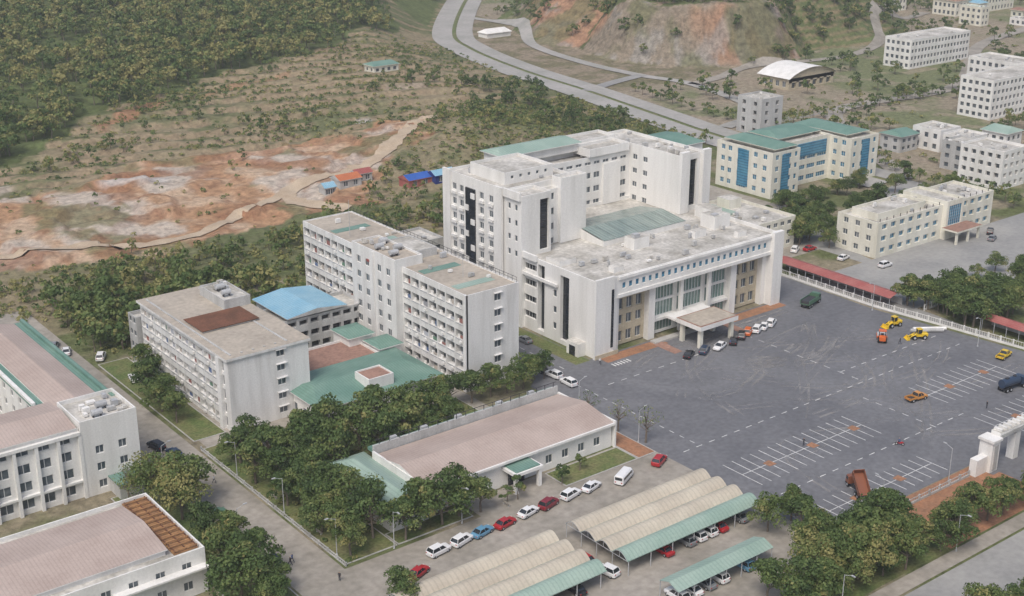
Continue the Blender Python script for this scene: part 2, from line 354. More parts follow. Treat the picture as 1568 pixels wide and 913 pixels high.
def lawn(x0,x1,y0,y1,mat=lawnm):
    m=MB();z=.12
    m.box(x0,x1,y0,y0+.2,0,z+.03,kerbm);m.box(x0,x1,y1-.2,y1,0,z+.03,kerbm);m.box(x0,x0+.2,y0+.2,y1-.2,0,z+.03,kerbm);m.box(x1-.2,x1,y0+.2,y1-.2,0,z+.03,kerbm)
    m.poly([(x0+.2,y0+.2,z),(x1-.2,y0+.2,z),(x1-.2,y1-.2,z),(x0+.2,y1-.2,z)],mat);return m.obj("lawn")
for q in ((97,107,168.5,222),(107.2,123,168.5,172.8),(108,150,192,211),(143,161,166.8,173),(97,104,226,275),(75,86,182,214),(76.5,86,150,181),(97.5,100,119,156)): lawn(*q)
lawn(161.2,165.8,166.8,192,earthm)
sheet("earth_verge",rect(180,212,110,125.8),.02,earthm);sheet("earth_verge",rect(150,180,110,125.6),.016,lawnm);sheet("earth_verge",rect(228,262,110,125.6),.016,lawnm)
sheet("flower_bed",rect(188,207,205.5,208.8),.05,earthm);sheet("flower_bed",rect(226,248,205.5,208.8),.05,earthm);sheet("flower_bed",rect(181.5,185.8,209,240),.05,lawnm)
dm=MB()
for k in range(30):
    x=R.uniform(180,220);y=R.uniform(135,200);a=R.uniform(-.5,.9);Lk=R.uniform(25,60);bend=R.uniform(-14,14)
    P=[(x+math.cos(a)*Lk*t-math.sin(a)*bend*math.sin(math.pi*t),y+math.sin(a)*Lk*t+math.cos(a)*bend*math.sin(math.pi*t)) for t in (0,.25,.5,.75,1)]
    P=[(min(max(p[0],170),259),min(max(p[1],129),203)) for p in P]
    for of in (-.9,.9): strip("",P,R.uniform(.25,.7),dust,.0335+.00012*k,off=of,m=dm,step=3)
dm.obj("dust_tracks")
mk=MB();zz=.041
def ln(x0,x1,y0,y1): mk.poly([(x0,y0,zz),(x1,y0,zz),(x1,y1,zz),(x0,y1,zz)],paint)
def stalls(x0,x1,y0,y1,double=True):
    n=int((x1-x0)/2.5);ym=(y0+y1)/2
    for k in range(n+1):
        x=x0+k*2.5
        if k%5==3: 
            ln(x-.08,x+.08,y0,ym-1.1);ln(x-.08,x+.08,ym+1.1,y1)
        else: ln(x-.08,x+.08,y0,y1)
    for y in ([y0,y1-.14] if not double else [ym-.07]): mk.poly([(x0,y,zz+.003),(x0+n*2.5,y,zz+.003),(x0+n*2.5,y+.14,zz+.003),(x0,y+.14,zz+.003)],paint)
    s=MB()
    for k in range(2,n,5):
        cx=x0+(k+1)*2.5;s.poly([(cx-1.0+R.random()*.3,ym-.9,zz+.006),(cx+1.0,ym-1,zz+.006),(cx+.9,ym+1,zz+.006),(cx-1,ym+.8,zz+.006)],earthm)
    s.obj("tree_pit")
stalls(172,207,145,155);stalls(230,256,145.5,155.5);stalls(174,205,127.5,134.5);stalls(228,250,128,138)
def dash(x0,x1,y0,y1,n):
    for k in range(n):
        a=k/n;c=(k+.45)/n
        if x0==x1: ln(x0-.09,x0+.09,y0+(y1-y0)*a,y0+(y1-y0)*c)
        else: ln(x0+(x1-x0)*a,x0+(x1-x0)*c,y0-.09,y0+.09)
dash(174.5,174.5,165,205,14);dash(178,178,209,280,20);dash(170,262,163.5,163.5,26);dash(172,230,140.5,140.5,16);dash(218,218,140,160,6);dash(225,262,170,170,10);dash(225,225,165,200,9);dash(180,225,196.5,196.5,12)
for k in range(6): ln(188+k*.9,188.4+k*.9,203,204.6)
wm_=MB();P=[(217.5+3.6*math.cos(t/8*math.pi)*(.8+.2*math.sin(t*3)),183+3*math.sin(t/8*math.pi)) for t in range(17)]
strip("",P,1.1,dust,.042,m=wm_,step=.6);strip("",[(215.5,181.5),(218,184.5),(220,182)],1.2,dust,.0425,m=wm_,step=.6);wm_.obj("asphalt_patch")
mk.obj("parking_markings")
# ---------------------------------------------------------------- hospital
b=Bld("hospital_building",(215,235))
x0,x1,y0,y1,zt=187,247.6,209,257,18.5
rs=y0+2.6
occ.append((x0,252,y0,270))
fw=lambda p0,p1,za,zb,c,r,**k: facade(b,p0,p1,za,zb,c,r,k.pop("wall",white),**k)
fw((x0,y0),(193.5,y0),0,zt,[],[])
fw((193.5,y0),(244.5,y0),13.4,zt,even(24,1.1,51,1),[(15.2,16.7)],gl=bglass)
b["walls"].poly([(193.5,rs,13.4),(244.5,rs,13.4),(244.5,y0,13.4),(193.5,y0,13.4)],white)
fw((193.5,y0),(193.5,rs),0,13.4,[],[]);fw((244.5,rs),(244.5,y0),0,13.4,[],[])
for a,c,nn in ((195,204.5,3),(233.8,243,3)):
    fw((a,rs),(c,rs),.3,13.4,even(nn,1.9,c-a,.3),[(1,3.6),(5.2,7.6),(8.9,11.6)],wall=beige,depth=.4)
for a,c in ((193.5,195),(204.5,206.5),(231.8,233.8),(243,244.5)):
    b["piers"].box(a,c,rs-1.6,rs,0,13.4-.003,white)
fw((206.5,rs),(231.8,rs),.3,13.4,[(.4,7.4),(8.6,16.8),(18,25)],[(.8,3.6),(4.6,8.2),(8.7,12.8)],gl=gglass,depth=.3)
for k in (214.5,223.9): b["piers"].box(k,k+1,rs-1.8,rs-1.1,0,13.4-.004,white)
b["balcony_slab"].box(206.6,231.7,rs-1.05,rs-.004,3.8,4.4,white)
b["cornice"].box(193.6,244.4,y0-.35,y0-.004,17.6,18.3,white);b["cornice"].box(193.6,244.4,y0-.3,y0-.004,13.3,14.1,white)
b["end_slab"].box(244.5,247.9,y0-1.2,y0-.003,0,zt+.6,white);b["end_slab"].box(x0-.5,x0+5.2,y0-.6,y0-.003,0,zt+.5,white)
b["end_slab"].box(191.2,191.9,y0-.7,y0-.603,2,16,dglass)
b["plinth"].box(186.6,193.6,y0-.75,y0-.605,0,1,beige)
fw((x1,y0),(x1,y1),0,zt,even(12,1.6,48,2),rows(4,4.4,1.6,1.6))
W4=[(3,4.7),(7,8.7),(11,12.7),(15,16.6)]
fw((x0,y1),(x0,229.5),0,zt,[(14.5,27)],W4,depth=.5,gl=dglass)
fw((x0,229.5),(x0,227),0,zt,[(0.01,2.49)],[(1,17.3)],gl=dglass,depth=1.2,fr=False)
fw((x0,227),(x0,221.5),0,zt,[(3.2,4.4)],W4[:3])
fw((x0,221.5),(x0,218),0,zt,[(.2,3.3)],[(1,16.8)],gl=dglass,depth=.9,fr=False)
fw((x0,218),(x0,y0),0,zt,[],[])
b["entrance_box"].box(184.6,187-.004,212,216,0,3.2,white,top=rconc);b["entrance_box"].box(184.5,184.595,213,215,0,2.4,dglass)
b["band"].box(186.3,186.9,222,240,13.7,14.4,white);b["band"].box(186.3,186.9,229.6,240,17.8,19.3,white)
flatroof(b,x0,x1,y0,y1,zt,white,rconc,.9,.35)
s=b["skylight"]
s.box(207,235,229,246,17.6,18.9,white)
for k in range(7):
    xa=207.3+k*3.95;s.poly([(xa,229,19.0),(xa+3.85,229,19.0),(xa+3.85,237.5,20.2),(xa,237.5,20.2)],skyg);s.poly([(xa,237.5,20.2),(xa+3.85,237.5,20.2),(xa+3.85,246,19.0),(xa,246,19.0)],skyg)
    s.box(xa+3.85,xa+3.95,229,246,18.9,19.05,steel)
s.poly([(207,246,18.9),(207,229,18.9),(207,237.5,20.2)],white);s.poly([(235,229,18.9),(235,246,18.9),(235,237.5,20.2)],white)
for q in ((238,243.5,222,227,21),(243,246.8,228,234,20.5),(211,216,222.5,226,20.4),(189,194,224,229,18.9),(229,233,220,222,19.4),(238,241,214,215.5,19),(196,199,213,215,18.9)):
    b["roof_housings"].box(q[0],q[1],q[2],q[3],17.6,q[4],white,top=rconc)
for q in ((211,.5),(238,.6)): b["roof_housings"].box(q[0]+.3,q[0]+2,222.7,224,20.41,21.4,steel)
clutter(b,192,244,212,227,17.6,22)
st=3.75
def TR(a,bb,h=1.5,s=1.3): return rows(bb-a,st,s,h,1.2+a*st)
block(b,186,208,241,265,0,33,white,N=(even(7,1.8,22,1),TR(0,8)),E=(even(5,1.8,24,12,1),TR(4,8)))
fw((185.7,265),(185.7,241),0,33,[(3.4,5.0),(6.4,8.0),(14.6,16.2),(18.4,20)],TR(0,8,1.7))
b["curtain_strip"].box(185.35,185.69,252,255.8,4,30.5,dglass)
for k in range(8): b["curtain_strip"].box(185.1,185.345,251.9 if k%2 else 254.4,253.4 if k%2 else 255.9,5+k*3.3,6.4+k*3.3,white)
b["balconies"].box(185.1,185.69,262,265,0,33.6,white);b["balconies"].box(185.1,185.69,241,244,0,33.4,white)
for k in range(8):
    for ya in (249.6,245.8,257.8,260.8): b["balconies"].box(185.2,185.69,ya-1.1,ya+.9,1.5+k*st,2.2+k*st,white)
block(b,186,195,234.5,241,0,32.6,white,S=([(5.6,8.3)],[(18.5,31)],dict(gl=dglass,fr=False,depth=.6)),W=([(1.4,2.4),(4,5)],TR(4,8)),N=False)
block(b,195,200.5,238.5,241,17.7,31.5,white,S=([(1.2,4.2)],TR(4,8,1.8)),N=False)
block(b,200.5,208.6,237.5,241,17.7,34,white,S=([],[]),N=False)
b["low_screen"].box(185.4,185.95,234.6,240.9,31.5,33.5,white)
block(b,208,241,257,270,17.6,31.2,white,S=(even(10,2.1,33,.8),TR(4,7,1.7,1.6)+[(29,29.9)]),N=(even(10,1.8,33,.8),TR(4,8)))
b["stair_recess"].box(231,237,256.2,256.995,17.7,29,white)
block(b,212,241,263,270,31.2-.85,34.2,white,S=(even(9,.9,29,1),[(32,33)]))
block(b,241,250.8,238,270,0,33,white,S=([(3.4,6.2)],[(19,31.5)],dict(gl=dglass,fr=False,depth=.6)),W=(even(5,1.7,32,1,11),TR(4,8)),E=(even(8,1.7,32,1),TR(0,8)))
b["band"].box(248.4,251.2,236.8,237.995,0,33.8,white);b["band"].box(240.6,243.6,236.9,237.995,17.7,34,white)
block(b,226,240,256.3,263,31.3,33.4,white)
block(b,190,205,246,260,32.2,35.2,white,S=(even(5,.9,15,1),[(33.4,34.3)]))
block(b,201,226,261,269,32.2,34.6,white,roof=None);gable(b,201,226,261,269,34.6,1.2,rpale,over=.8,hip=2)
block(b,252,274,262,277,0,27.5,white,S=(even(6,1.6,22,1),rows(7,3.7,1.4,1.5)),roof=None);gable(b,252,274,262,277,27.5,1.6,rgreen,over=.6,hip=3)
clutter(b,188,206,243,264,32.2,10);clutter(b,242,250,240,268,32.2,12);clutter(b,209,240,258,262,30.4,8)
c=b["entrance_canopy"]
c.box(209.5,222,198,206,4.6,5.7,white,top=rterra);c.box(210,221.5,198.5,205.5,5.701,5.8,rtan)
for xx in (210.2,220.4):
    for yy in (198.6,204.4): c.box(xx,xx+.9,yy,yy+.9,0,4.6-.003,cream)
c.box(204,227,206.8,208.7,0,.45,kerbm);c.box(209.5,222,206.2,209.6,4.7,5.2,white)
for a in (-1,1):
    xx=215.5+a*9.5;c.poly([(xx,200,.06),(xx+a*2.5,200,.06),(xx+a*2.5,207,.06),(xx,207,.3)],rterra)
b.done()
# ---------------------------------------------------------------- dormitory slab
def balcony_face(b,x,ya,yb,n,st,nb,wall,z0=0,dep=1.3):
    L=ya-yb
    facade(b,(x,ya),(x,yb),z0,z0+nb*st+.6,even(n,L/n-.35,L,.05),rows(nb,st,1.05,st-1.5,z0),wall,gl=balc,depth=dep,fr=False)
    for k in range(nb):
        for i in range(n):
            yc=ya-L*(i+.5)/n;z=z0+k*st
            b["balcony_doors"].box(x+dep-.06,x+dep-.004,yc-.9,yc-.1,z+1.06,z+st-.7,dark if R.random()<.6 else frame)
            b["balcony_doors"].box(x+dep-.06,x+dep-.004,yc+.3,yc+1.1,z+1.4,z+st-.9,glass)
            if R.random()<.75: b["air_conditioners"].box(x+.5,x+.85,yc+.5,yc+1.3,z+1.06,z+1.75,white)
            if R.random()<.6:
                b["laundry"].box(x+.25,x+.3,yc-1.1,yc+R.uniform(-.6,.6),z+1.2,z+R.uniform(1.7,2.3),R.choice(CL))
            b["rails"].box(x-.09,x-.004,yc-L/n/2+.25,yc+L/n/2-.25,z+.9,z+1.1,steel)
            if R.random()<.4: b["air_conditioners"].box(x-.4,x-.01,yc-1.1,yc-.3,z+.25,z+.8,white)
CL=[M("cloth_"+n,c) for n,c in (("grey",(.3,.3,.32)),("red",(.32,.15,.13)),("blue",(.12,.17,.3)),("green",(.14,.24,.17)),("white",(.6,.6,.6)),("cream",(.5,.45,.4)),("pale",(.45,.46,.5)))]
b=Bld("dormitory_building",(160,246))
block(b,153.5,167.5,212,280,0,22,dormw,roof=rtan,S=([(7.4,9.2)],rows(6,3.55,1.3,1.7)),W=False,E=(even(19,1.5,68,1),rows(6,3.55,1.3,1.6)),N=([(6,8)],rows(6,3.55,1.3,1.6)),par=.35)
for k in range(6): b["window_hoods"].box(160.7,162.9,211.5,211.995,3.55*k+3.15,3.55*k+3.3,dormw)
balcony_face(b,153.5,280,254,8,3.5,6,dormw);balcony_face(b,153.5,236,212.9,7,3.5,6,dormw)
b["walls"].box(153.2,153.9,212,212.9-.004,0,22.05,dormw)
b["walls"].poly([(153.5,212.9,21.6),(153.5,280,21.6),(153.5,280,22),(153.5,212.9,22)][::-1],dormw)
block(b,151.6,159,236,254,0,23.8,dormw,roof=rtan,W=([(2,3.6),(5.6,7.2),(10.6,12.2),(14.3,15.9)],rows(6,3.6,1.4,1.7)),par=.5)
b["cross_sign"].box(151.45,151.595,246.6,247.6,20.6,21.2,rred)
b["walls"].box(151.2,151.595,244.6,245,0,23.6,dormw)
for k in range(5): b["roof_panels"].box(155,165,217+k*12.5,219.6+k*12.5,21.66,21.72,rpale if k in (0,3) else rgreen)
for y in np.arange(212.3,280,1.5):
    b["roof_railing"].box(167.1,167.16,y,y+.06,22,23.1,dark)
b["roof_railing"].box(167.08,167.18,212.2,280,23.1,23.16,dark);b["roof_railing"].box(167.1,167.16,212.2,280,22.5,22.55,dark)
for k in range(4): tank(b,153+(k%2)*3,240+k*3,23.3)
b["antenna"].tube((156,262,22),(156,262,31),.08,.04,steel,5);b["antenna"].tube((160,222,22),(160,222,26),.06,.04,steel,5)
block(b,159,165,239,250,21.6,23.6,greyw,par=.3)
clutter(b,152.5,157,238,252,23.3,8);clutter(b,156,166,214,278,21.65,12)
b.done()
# ---------------------------------------------------------------- second slab
b=Bld("ward_building",(114,246))
block(b,105,123,225,267,0,15.5,dormw,roof=None,S=([(10.7,12.5)],rows(5,3.1,1.2,1.5)),W=False,E=(even(11,1.5,42,1),rows(5,3.1,1.2,1.5)))
balcony_face(b,105,267,229,11,2.98,5,dormw)
facade(b,(105,229),(105,225),0,15.45,[(1.2,2.0)],rows(5,3.0,.6,2.2),dormw)
b["roof_slab"].box(104.4,123.4,224.6,267.5,15.52,16.05,dormw,top=rtan)
b["walls"].box(104.3,104.996,227.8,229.2,0,15.45,dormw)
for k in range(5): b["window_hoods"].box(115.4,117.8,224.5,224.995,3.1*k+2.8,3.1*k+2.95,dormw)
b["rust_roof"].box(107,120,240,249,16.45,16.6,rrust);b["rust_roof"].box(107.3,119.8,240.3,248.8,16.06,16.45-.003,greyw)
block(b,117,123.2,250,262,16.05,18.2,greyw,par=.4);tank(b,118,253,18.);tank(b,118.5,257,18.);clutter(b,118,122,252,261,17.8,5)
block(b,104,110,267.6,272,0,12,greyw,W=(even(2,1.4,4.4,.2),rows(4,3,1.2,1.4)))
for k in range(6): b["roof_vents"].box(106+k*2.5,106.4+k*2.5,226,266 if k in(0,5) else 226.4,16.06,16.25,greyw)
b.done()
b=Bld("link_building",(138,255))
block(b,123.5,153.4,252,262,0,9,greyw,S=(even(10,2.2,29.8,.5),rows(3,3,1.1,1.5),dict(depth=1.,gl=dglass,fr=False)))
gable(b,133,148,252,268,9.6,1.0,rblue,'Y',.4,greyw);b["walls"].box(133.4,147.6,262.1,267.8,0,9.3,greyw)
b.done();occ.append((133,148,252,268))
b=Bld("canteen_building",(133,224))
block(b,119,147.5,214,231,0,5.2,white,roof=None,S=(even(9,1.6,28.5,1),[(1,3)]),W=(even(4,1.4,17,1),[(1,3)]))
gable(b,119,147.5,214,231,5.4,1.3,rgreen,'X',.8,white,4)
block(b,124,144,231.5,243,0,5.4,white,roof=rterra,par=.5)
block(b,131,137,215,220.5,0,8,white,roof=rterra,par=.3)
block(b,144.5,150,232,238,0,6,white,roof=None);gable(b,144.5,150,232,238,6,1,rgreen,hip=1.5);
block(b,141,147,239,246,0,7,white,roof=None);gable(b,141,147,239,246,7,1,rgreen,hip=1.5)
b.done()
# ---------------------------------------------------------------- annex
b=Bld("annex_building",(139,182))
block(b,117,160.5,174,190,0,5.2,white,roof=None,S=([(1.5,2.5),(4.3,5.9),(8,9.6),(11.7,13.3),(27,28.6),(31,32.6),(35,36.6),(39,40.6)],[(1.3,3.1)]),E=([(6,8)],[(1.2,3)]),W=(even(3,1.6,16),[(1.2,3)]))
gable(b,117,160.2,174,190,5.3,1.5,rpink,'X',.5,white)
b["gable_parapet"].box(160.8,161.2,173.3,190.8,0,5.6,white);b["gable_parapet"].box(116.3,116.7,173.3,190.8,4,6.0,white)
b["gutter"].box(116.7,160.7,173.1,173.49,4.9,5.35,white)
b["rear_parapet"].box(116.7,161,190.9,191.3,0,6.9,greyw)
b["rear_parapet"].box(116.7,161,191.3,193,5.4,6.0,rgreen)
for x in np.arange(118,160,2.2): b["rear_parapet"].box(x,x+.1,190.95,191.05,6.9,7.9,dark)
b["rear_parapet"].box(117,160.5,190.97,191.03,7.85,7.95,dark)
for x in (121,128,136,146,154): b["rear_parapet"].box(x,x+1.3,191.4,192.3,6.0,7.2,steel)
b["portico"].box(133.5,140,169.8,173.99,3.6,4.2,white);b["portico_roof"].box(134,139.5,170.2,173.9,4.2,4.4,rgreen)
for x in (133.7,139.1): b["portico"].box(x,x+.7,170,170.7,0,3.6-.003,white)
b["portico"].box(135,138.5,173.5,173.99,0,3,dglass)
block(b,108.5,116.2,172.5,194,0,4.2,white,roof=None,W=(even(5,1.4,21.5,1),[(1.2,2.8)]),S=(even(2,1.5,7.7,.5),[(1.2,2.8)]));gable(b,108.5,116.2,172.5,194,4.3,1.6,rpale,'Y',.6,white,4)
b["porch"].box(119.5,122,172.2,173.99,2.9,3.1,rgreen)
b.done()
# ---------------------------------------------------------------- left buildings
b=Bld("clinic_building",(70,245))
block(b,69,82,221,275,0,13.5,white,roof=None,E=(even(15,1.6,54,1),rows(4,3.4,1.1,1.6)),W=(even(9,1.6,54,10,3),rows(4,3.3,1.2,1.4)),N=False)
gable(b,71,80,228,275,13.9,1.1,rpink,'Y',.2,white)
b["roof_edge"].box(68.7,82.3,220.7,276,13.3,13.7,rgreen)
b["roof_edge"].box(81.6,82.4,226,276,13.701,14.3,rgreen);b["roof_edge"].box(68.7,69.4,232,276,13.701,14.2,white)
block(b,72,82.6,217,228,0,15,white,roof=rconc,S=(even(2,1.5,10.6,1),rows(3,3.4,1.2,1.6)),E=([(4,5.4)],[]))
block(b,40,71.9,217.6,231,0,13.8,white,roof=None,S=(even(8,2.4,31.9,1),rows(4,3.4,1.0,1.9)),N=(even(8,1.6,31.9,1),rows(4,3.3,1.2,1.5)))
gable(b,40,71.2,217.6,231,14,1.1,rpink,'X',.3,white)
block(b,44,69,262,275,0,15.5,white,roof=rconc,S=(even(8,1.6,25,1),rows(4,3.4,1.2,1.5)))
block(b,56,64,264,272,15,17.6,greyw);clutter(b,50,66,263,274,14.7,8);clutter(b,73,81,218,226,14.2,10)
for k in range(9): b["ribs"].box(40.3+k*3.9,40.9+k*3.9,216.9,217.595,0,12.5,white)
b["ledge"].box(40,71.9,216.8,217.59,12.6,13.2,white);b["ledge"].box(40,71.9,217,217.59,3.3,3.7,white)
b["side_roof"].box(76,81,212,216.9,3,3.2,rgreen);b["side_roof"].box(76.3,80.7,212.3,216.9,0,3-.003,greyw)
tank(b,77,222,14.3);tank(b,75,219,14.3)
b.done()
b=Bld("laboratory_building",(60,187))
block(b,34,75.5,175.5,198,0,8,white,roof=rconc,par=.7,E=(even(5,1.5,22.5,1),[(1.2,2.8),(4.6,6.2)]),S=(even(9,1.6,41.5,1),[(1.2,2.8),(4.6,6.2)]),N=(even(9,1.6,41.5,1),[(1.2,2.8),(4.6,6.2)]))
block(b,34,70,178,195,7.3,8.3,white,roof=None);gable(b,34,70,178,195,8.4,1.1,rpink,'X',.3,white)
b["canopy_strip"].box(60,75.4,174,175.49,5,5.3,white)
b["deck"].box(71,75,177,197.5,7.35,7.6,rwood)
for y in np.arange(177,197.5,1.6): b["pergola"].box(70.9,75,y,y+.2,7.9,8.05,rwood)
for x in (71.2,73,74.8): b["pergola"].box(x,x+.15,177,197.2,7.75,7.895,rrust)
b.done()
# ---------------------------------------------------------------- right buildings
b=Bld("administration_building",(341,284))
dx_,dy_=3.5,-2.
wr=rows(4,3.7,1.3,1.7)
def bk(x0,x1,y0,y1,*a,**k): block(b,x0+dx_,x1+dx_,y0+dy_,y1+dy_,*a,**k)
bk(314,327,275,299,0,15,cream,S=([(1.5,3),(5,9),(10.5,11.8)],wr[:],dict(gl=bglass)),W=([(2,3.6),(5,6.6),(9,13),(16,17.6),(20,21.6)],wr,dict(gl=bglass)))
bk(327,349,281,299,0,15.2,cream,S=([(1,5),(6,10),(11,15),(16,20.5)],[(1.3,3),(5,6.6),(8.3,10),(11.2,13.8)],dict(gl=bglass)))
bk(349,363,272,299,0,15,cream,S=([(1.2,2.6),(5,9.5),(11.2,12.6)],wr,dict(gl=bglass)),W=([(19.5,21),(23,24.6)],wr,dict(gl=bglass)),E=(even(8,1.6,27,1),wr))
for xa,xb,yt,top in ((318.2,321.6,274.8,14),(354.2,358,271.8,14)):
    b["glass_strip"].box(xa+dx_,xb+dx_,yt-.15+dy_,yt-.004+dy_,2,top,bglass)
b["glass_strip"].box(313.75+dx_,313.995+dx_,285+dy_,289.5+dy_,2,14,bglass);b["glass_strip"].box(328+dx_,347+dx_,280.7+dy_,280.995+dy_,9.6,13.9,bglass)
for q in ((318,325,278,296),(352,360,277,296),(330,347,287,297)):
    q=(q[0]+dx_,q[1]+dx_,q[2]+dy_,q[3]+dy_)
    b["cornice"].box(q[0],q[1],q[2],q[3],14.3,15.6,cream);gable(b,*q,15.7,1.3,rgreen,'Y' if q[1]-q[0]<15 else 'X',2,cream,3)
b.done()
b=Bld("school_office_building",(322,222))
wr=rows(3,3.4,1.1,1.6)
block(b,295.5,325,215,229,0,10.3,cream,S=(even(7,2.3,29.5,1),wr,dict(depth=.5,gl=bglass)),W=(even(3,1.6,14,1),wr))
block(b,325,333,213.5,229,0,11.5,cream,S=([(1,7)],[(4,10)],dict(gl=bglass)))
block(b,333,350,215,229,0,10.3,cream,S=(even(4,2.3,17,1),wr,dict(depth=.5,gl=bglass)))
b["porch"].box(323,335,208,213.4,3.6,4.1,cream,top=rterra)
for x in (323.5,329,334): b["porch"].box(x,x+.6,208.4,209,0,3.6-.003,cream)
block(b,299,321,218,227,9.5,11.6,cream);clutter(b,299,347,217,227,9.6,18);clutter(b,301,319,220,226,10.8,5)
for x in np.arange(296.5,349,3): b["roof_posts"].box(x,x+.15,215.3,215.45,10.3,11.2,dark)
b.done()
b=Bld("service_building",(275,249))
block(b,262,287,237,262,0,9,cream,S=(even(8,1.7,25,1),rows(3,2.9,1,1.3)),W=(even(8,1.7,25,1),rows(3,2.9,1,1.3)))
b["pool_roof"].box(264,277,250,260,8.21,8.7,rpale);b["stair"].box(278,283,254,259,8.21,11,cream,top=rconc)
clutter(b,264,285,239,249,8.2,8)
b.done()
def carport(name,x0,x1,y0,y1,z,mat,n):
    m=MB();ym=(y0+y1)/2
    m.poly([(x0,y0,z),(x1,y0,z),(x1,ym,z+.8),(x0,ym,z+.8)],mat);m.poly([(x0,ym,z+.8),(x1,ym,z+.8),(x1,y1,z),(x0,y1,z)],mat)
    for k in range(n+1):
        t=k/n
        for (xx,yy) in (((x0+.2+(x1-x0-.4)*t),y0+.2),((x0+.2+(x1-x0-.4)*t),y1-.2)): m.box(xx-.06,xx+.06,yy-.06,yy+.06,0,z,steel)
    return m.obj(name)
def carportY(name,x0,x1,y0,y1,z,mat,n):
    m=MB();xm=(x0+x1)/2
    m.poly([(x0,y0,z),(xm,y0,z+.8),(xm,y1,z+.8),(x0,y1,z)],mat);m.poly([(xm,y0,z+.8),(x1,y0,z),(x1,y1,z),(xm,y1,z+.8)],mat)
    for k in range(n+1):
        yy=y0+.2+(y1-y0-.4)*k/n
        for xx in (x0+.2,x1-.2): m.box(xx-.06,xx+.06,yy-.06,yy+.06,0,z,steel)
    m.box(x1-.3,x1-.2,y0,y1,0,1.6,greyw);occ.append((x0,x1,y0,y1));return m.obj(name)
carportY("bicycle_shed",266,271.5,188,226,2.8,rred,14);carportY("bicycle_shed",272,277,146,166,2.8,rred,6)
def vaults(x0,x1,y0,mats):
    b=Bld("vaulted_car_shed",((x0+x1)/2,y0+8));w=3.9
    for i,mt in enumerate(mats):
        ya=y0+i*w;n=8;pts=[]
        for k in range(n+1):
            t=k/n;pts.append((ya+.05+(w-.1)*t,2.9+math.sin(math.pi*t)*1.05))
        r=b["vault_roof"]
        for (a,za),(c,zc) in zip(pts[:-1],pts[1:]):
            r.poly([(x0,a,za),(x1,a,za),(x1,c,zc),(x0,c,zc)],mt)
        for xe in (x0+.02,x1-.02):
            for (a,za),(c,zc) in zip(pts[:-1],pts[1:]): b["end_truss"].tube((xe,a,za-.08),(xe,c,zc-.08),.05,.05,steel,4,False)
            b["end_truss"].tube((xe,ya,2.8),(xe,ya+w,2.8),.05,.05,steel,4,False)
            b["end_truss"].tube((xe,ya+w/2,2.8),(xe,ya+w/2,3.9),.04,.04,steel,4,False)
        for xx in np.arange(x0+.3,x1,5): b["posts"].tube((xx,ya,0),(xx,ya,2.9),.08,.08,steel,6,False)
        b["gutters"].box(x0,x1,ya-.12,ya+.12,2.75,2.9,rpale)
    for xx in np.arange(x0+.3,x1,5): b["posts"].tube((xx,y0+w*len(mats),0),(xx,y0+w*len(mats),2.9),.08,.08,steel,6,False)
    b.done();occ.append((x0,x1,y0,y0+w*len(mats)))
vaults(131,162.5,137.3,[rpale,vault,vault,vault]);vaults(95,126.5,137.3,[rpale,vault,vault,vault])
carport("car_shed",131,153,125.6,130,2.9,rpale,6)
# ---------------------------------------------------------------- gate
b=Bld("campus_gate",(220,123))
gm=b["gate_frame"]
for x in (209,226):
    gm.box(x,x+2.4,121.8,124.6,0,6.2,white);gm.box(x-.3,x+2.7,121.5,124.9,6.2,6.7,white);gm.box(x+.6,x+1.8,121.65,121.79,.5,5.5,greyw)
gm.box(205.5,209-.003,122.5,124,0,3.4,white);gm.box(228.403,232,122.5,124,0,3.4,white)
gm.box(211.8,225.6,122.2,124.2,6.0,7.4,white,top=rconc);gm.box(211.8,225.6,122,122.195,6.3,7,greyw)
for k in range(9): gm.box(212.2+k*1.5,212.7+k*1.5,122.4,124,7.4,7.9,white)
gm.box(217.6,219.2,122.4,124,0,6-.003,white)
b.done()
# ---------------------------------------------------------------- generic far buildings
def fbuild(name,x0,x1,y0,y1,z,wall,fl,roof=rconc,gl=glass,gab=None,sp=3.2,zb=0,dep=.35):
    b=Bld(name,((x0+x1)/2,(y0+y1)/2));r=rows(fl,(z-.6)/fl,.9,(z-.6)/fl*.5,zb)
    f=lambda L:(even(max(1,int(L/sp)),1.7,L,.4),r)
    block(b,x0,x1,y0,y1,zb,zb+z,wall,roof=None if gab else roof,S=f(x1-x0),W=f(y1-y0),E=f(y1-y0),gl=gl,depth=dep,fr=False)
    if gab: gable(b,x0,x1,y0,y1,zb+z,min(x1-x0,y1-y0)*.18,gab,'X' if x1-x0>y1-y0 else 'Y',.6,wall,2)
    else: clutter(b,x0+1,x1-2,y0+1,y1-2,zb+z-.8,5)
    b.done();occ.append((x0-2,x1+2,y0-2,y1+2));return b
fbuild("school_building",538,585,383,398,14,white,4,sp=2.6)
fbuild("school_building",472,540,296,311,16,white,5,sp=2.8);fbuild("school_building",520,536,312,340,14.5,white,4,sp=3)
fbuild("unfinished_block",380,392,334,346,14,greyw,4,sp=5,dep=1.5)
fbuild("apartment_house",384,398,234,250,13,white,4,dep=1.);fbuild("apartment_house",406,418,262,272,9,white,3)
fbuild("grey_house",394,405,255,264,10,greyw,3);fbuild("white_house",412,424,277,289,8,white,2);fbuild("white_house",430,440,262,272,7,white,2,gab=rpale);fbuild("white_house",400,410,285,294,6,greyw,2,gab=rgreen)
fbuild("apartment_block",452,485,700,712,16,cream,5,zb=H0(465,700)-1)
fbuild("tiled_house",395,412,745,757,6,white,2,gab=rred,zb=H0(400,745));fbuild("green_roof_house",318,331,507,515,3.5,cream,1,gab=rgreen,zb=H0(322,510)-.3)
fbuild("green_roof_house",300,320,745,758,5,cream,2,gab=rgreen,zb=H0(310,745)+1)
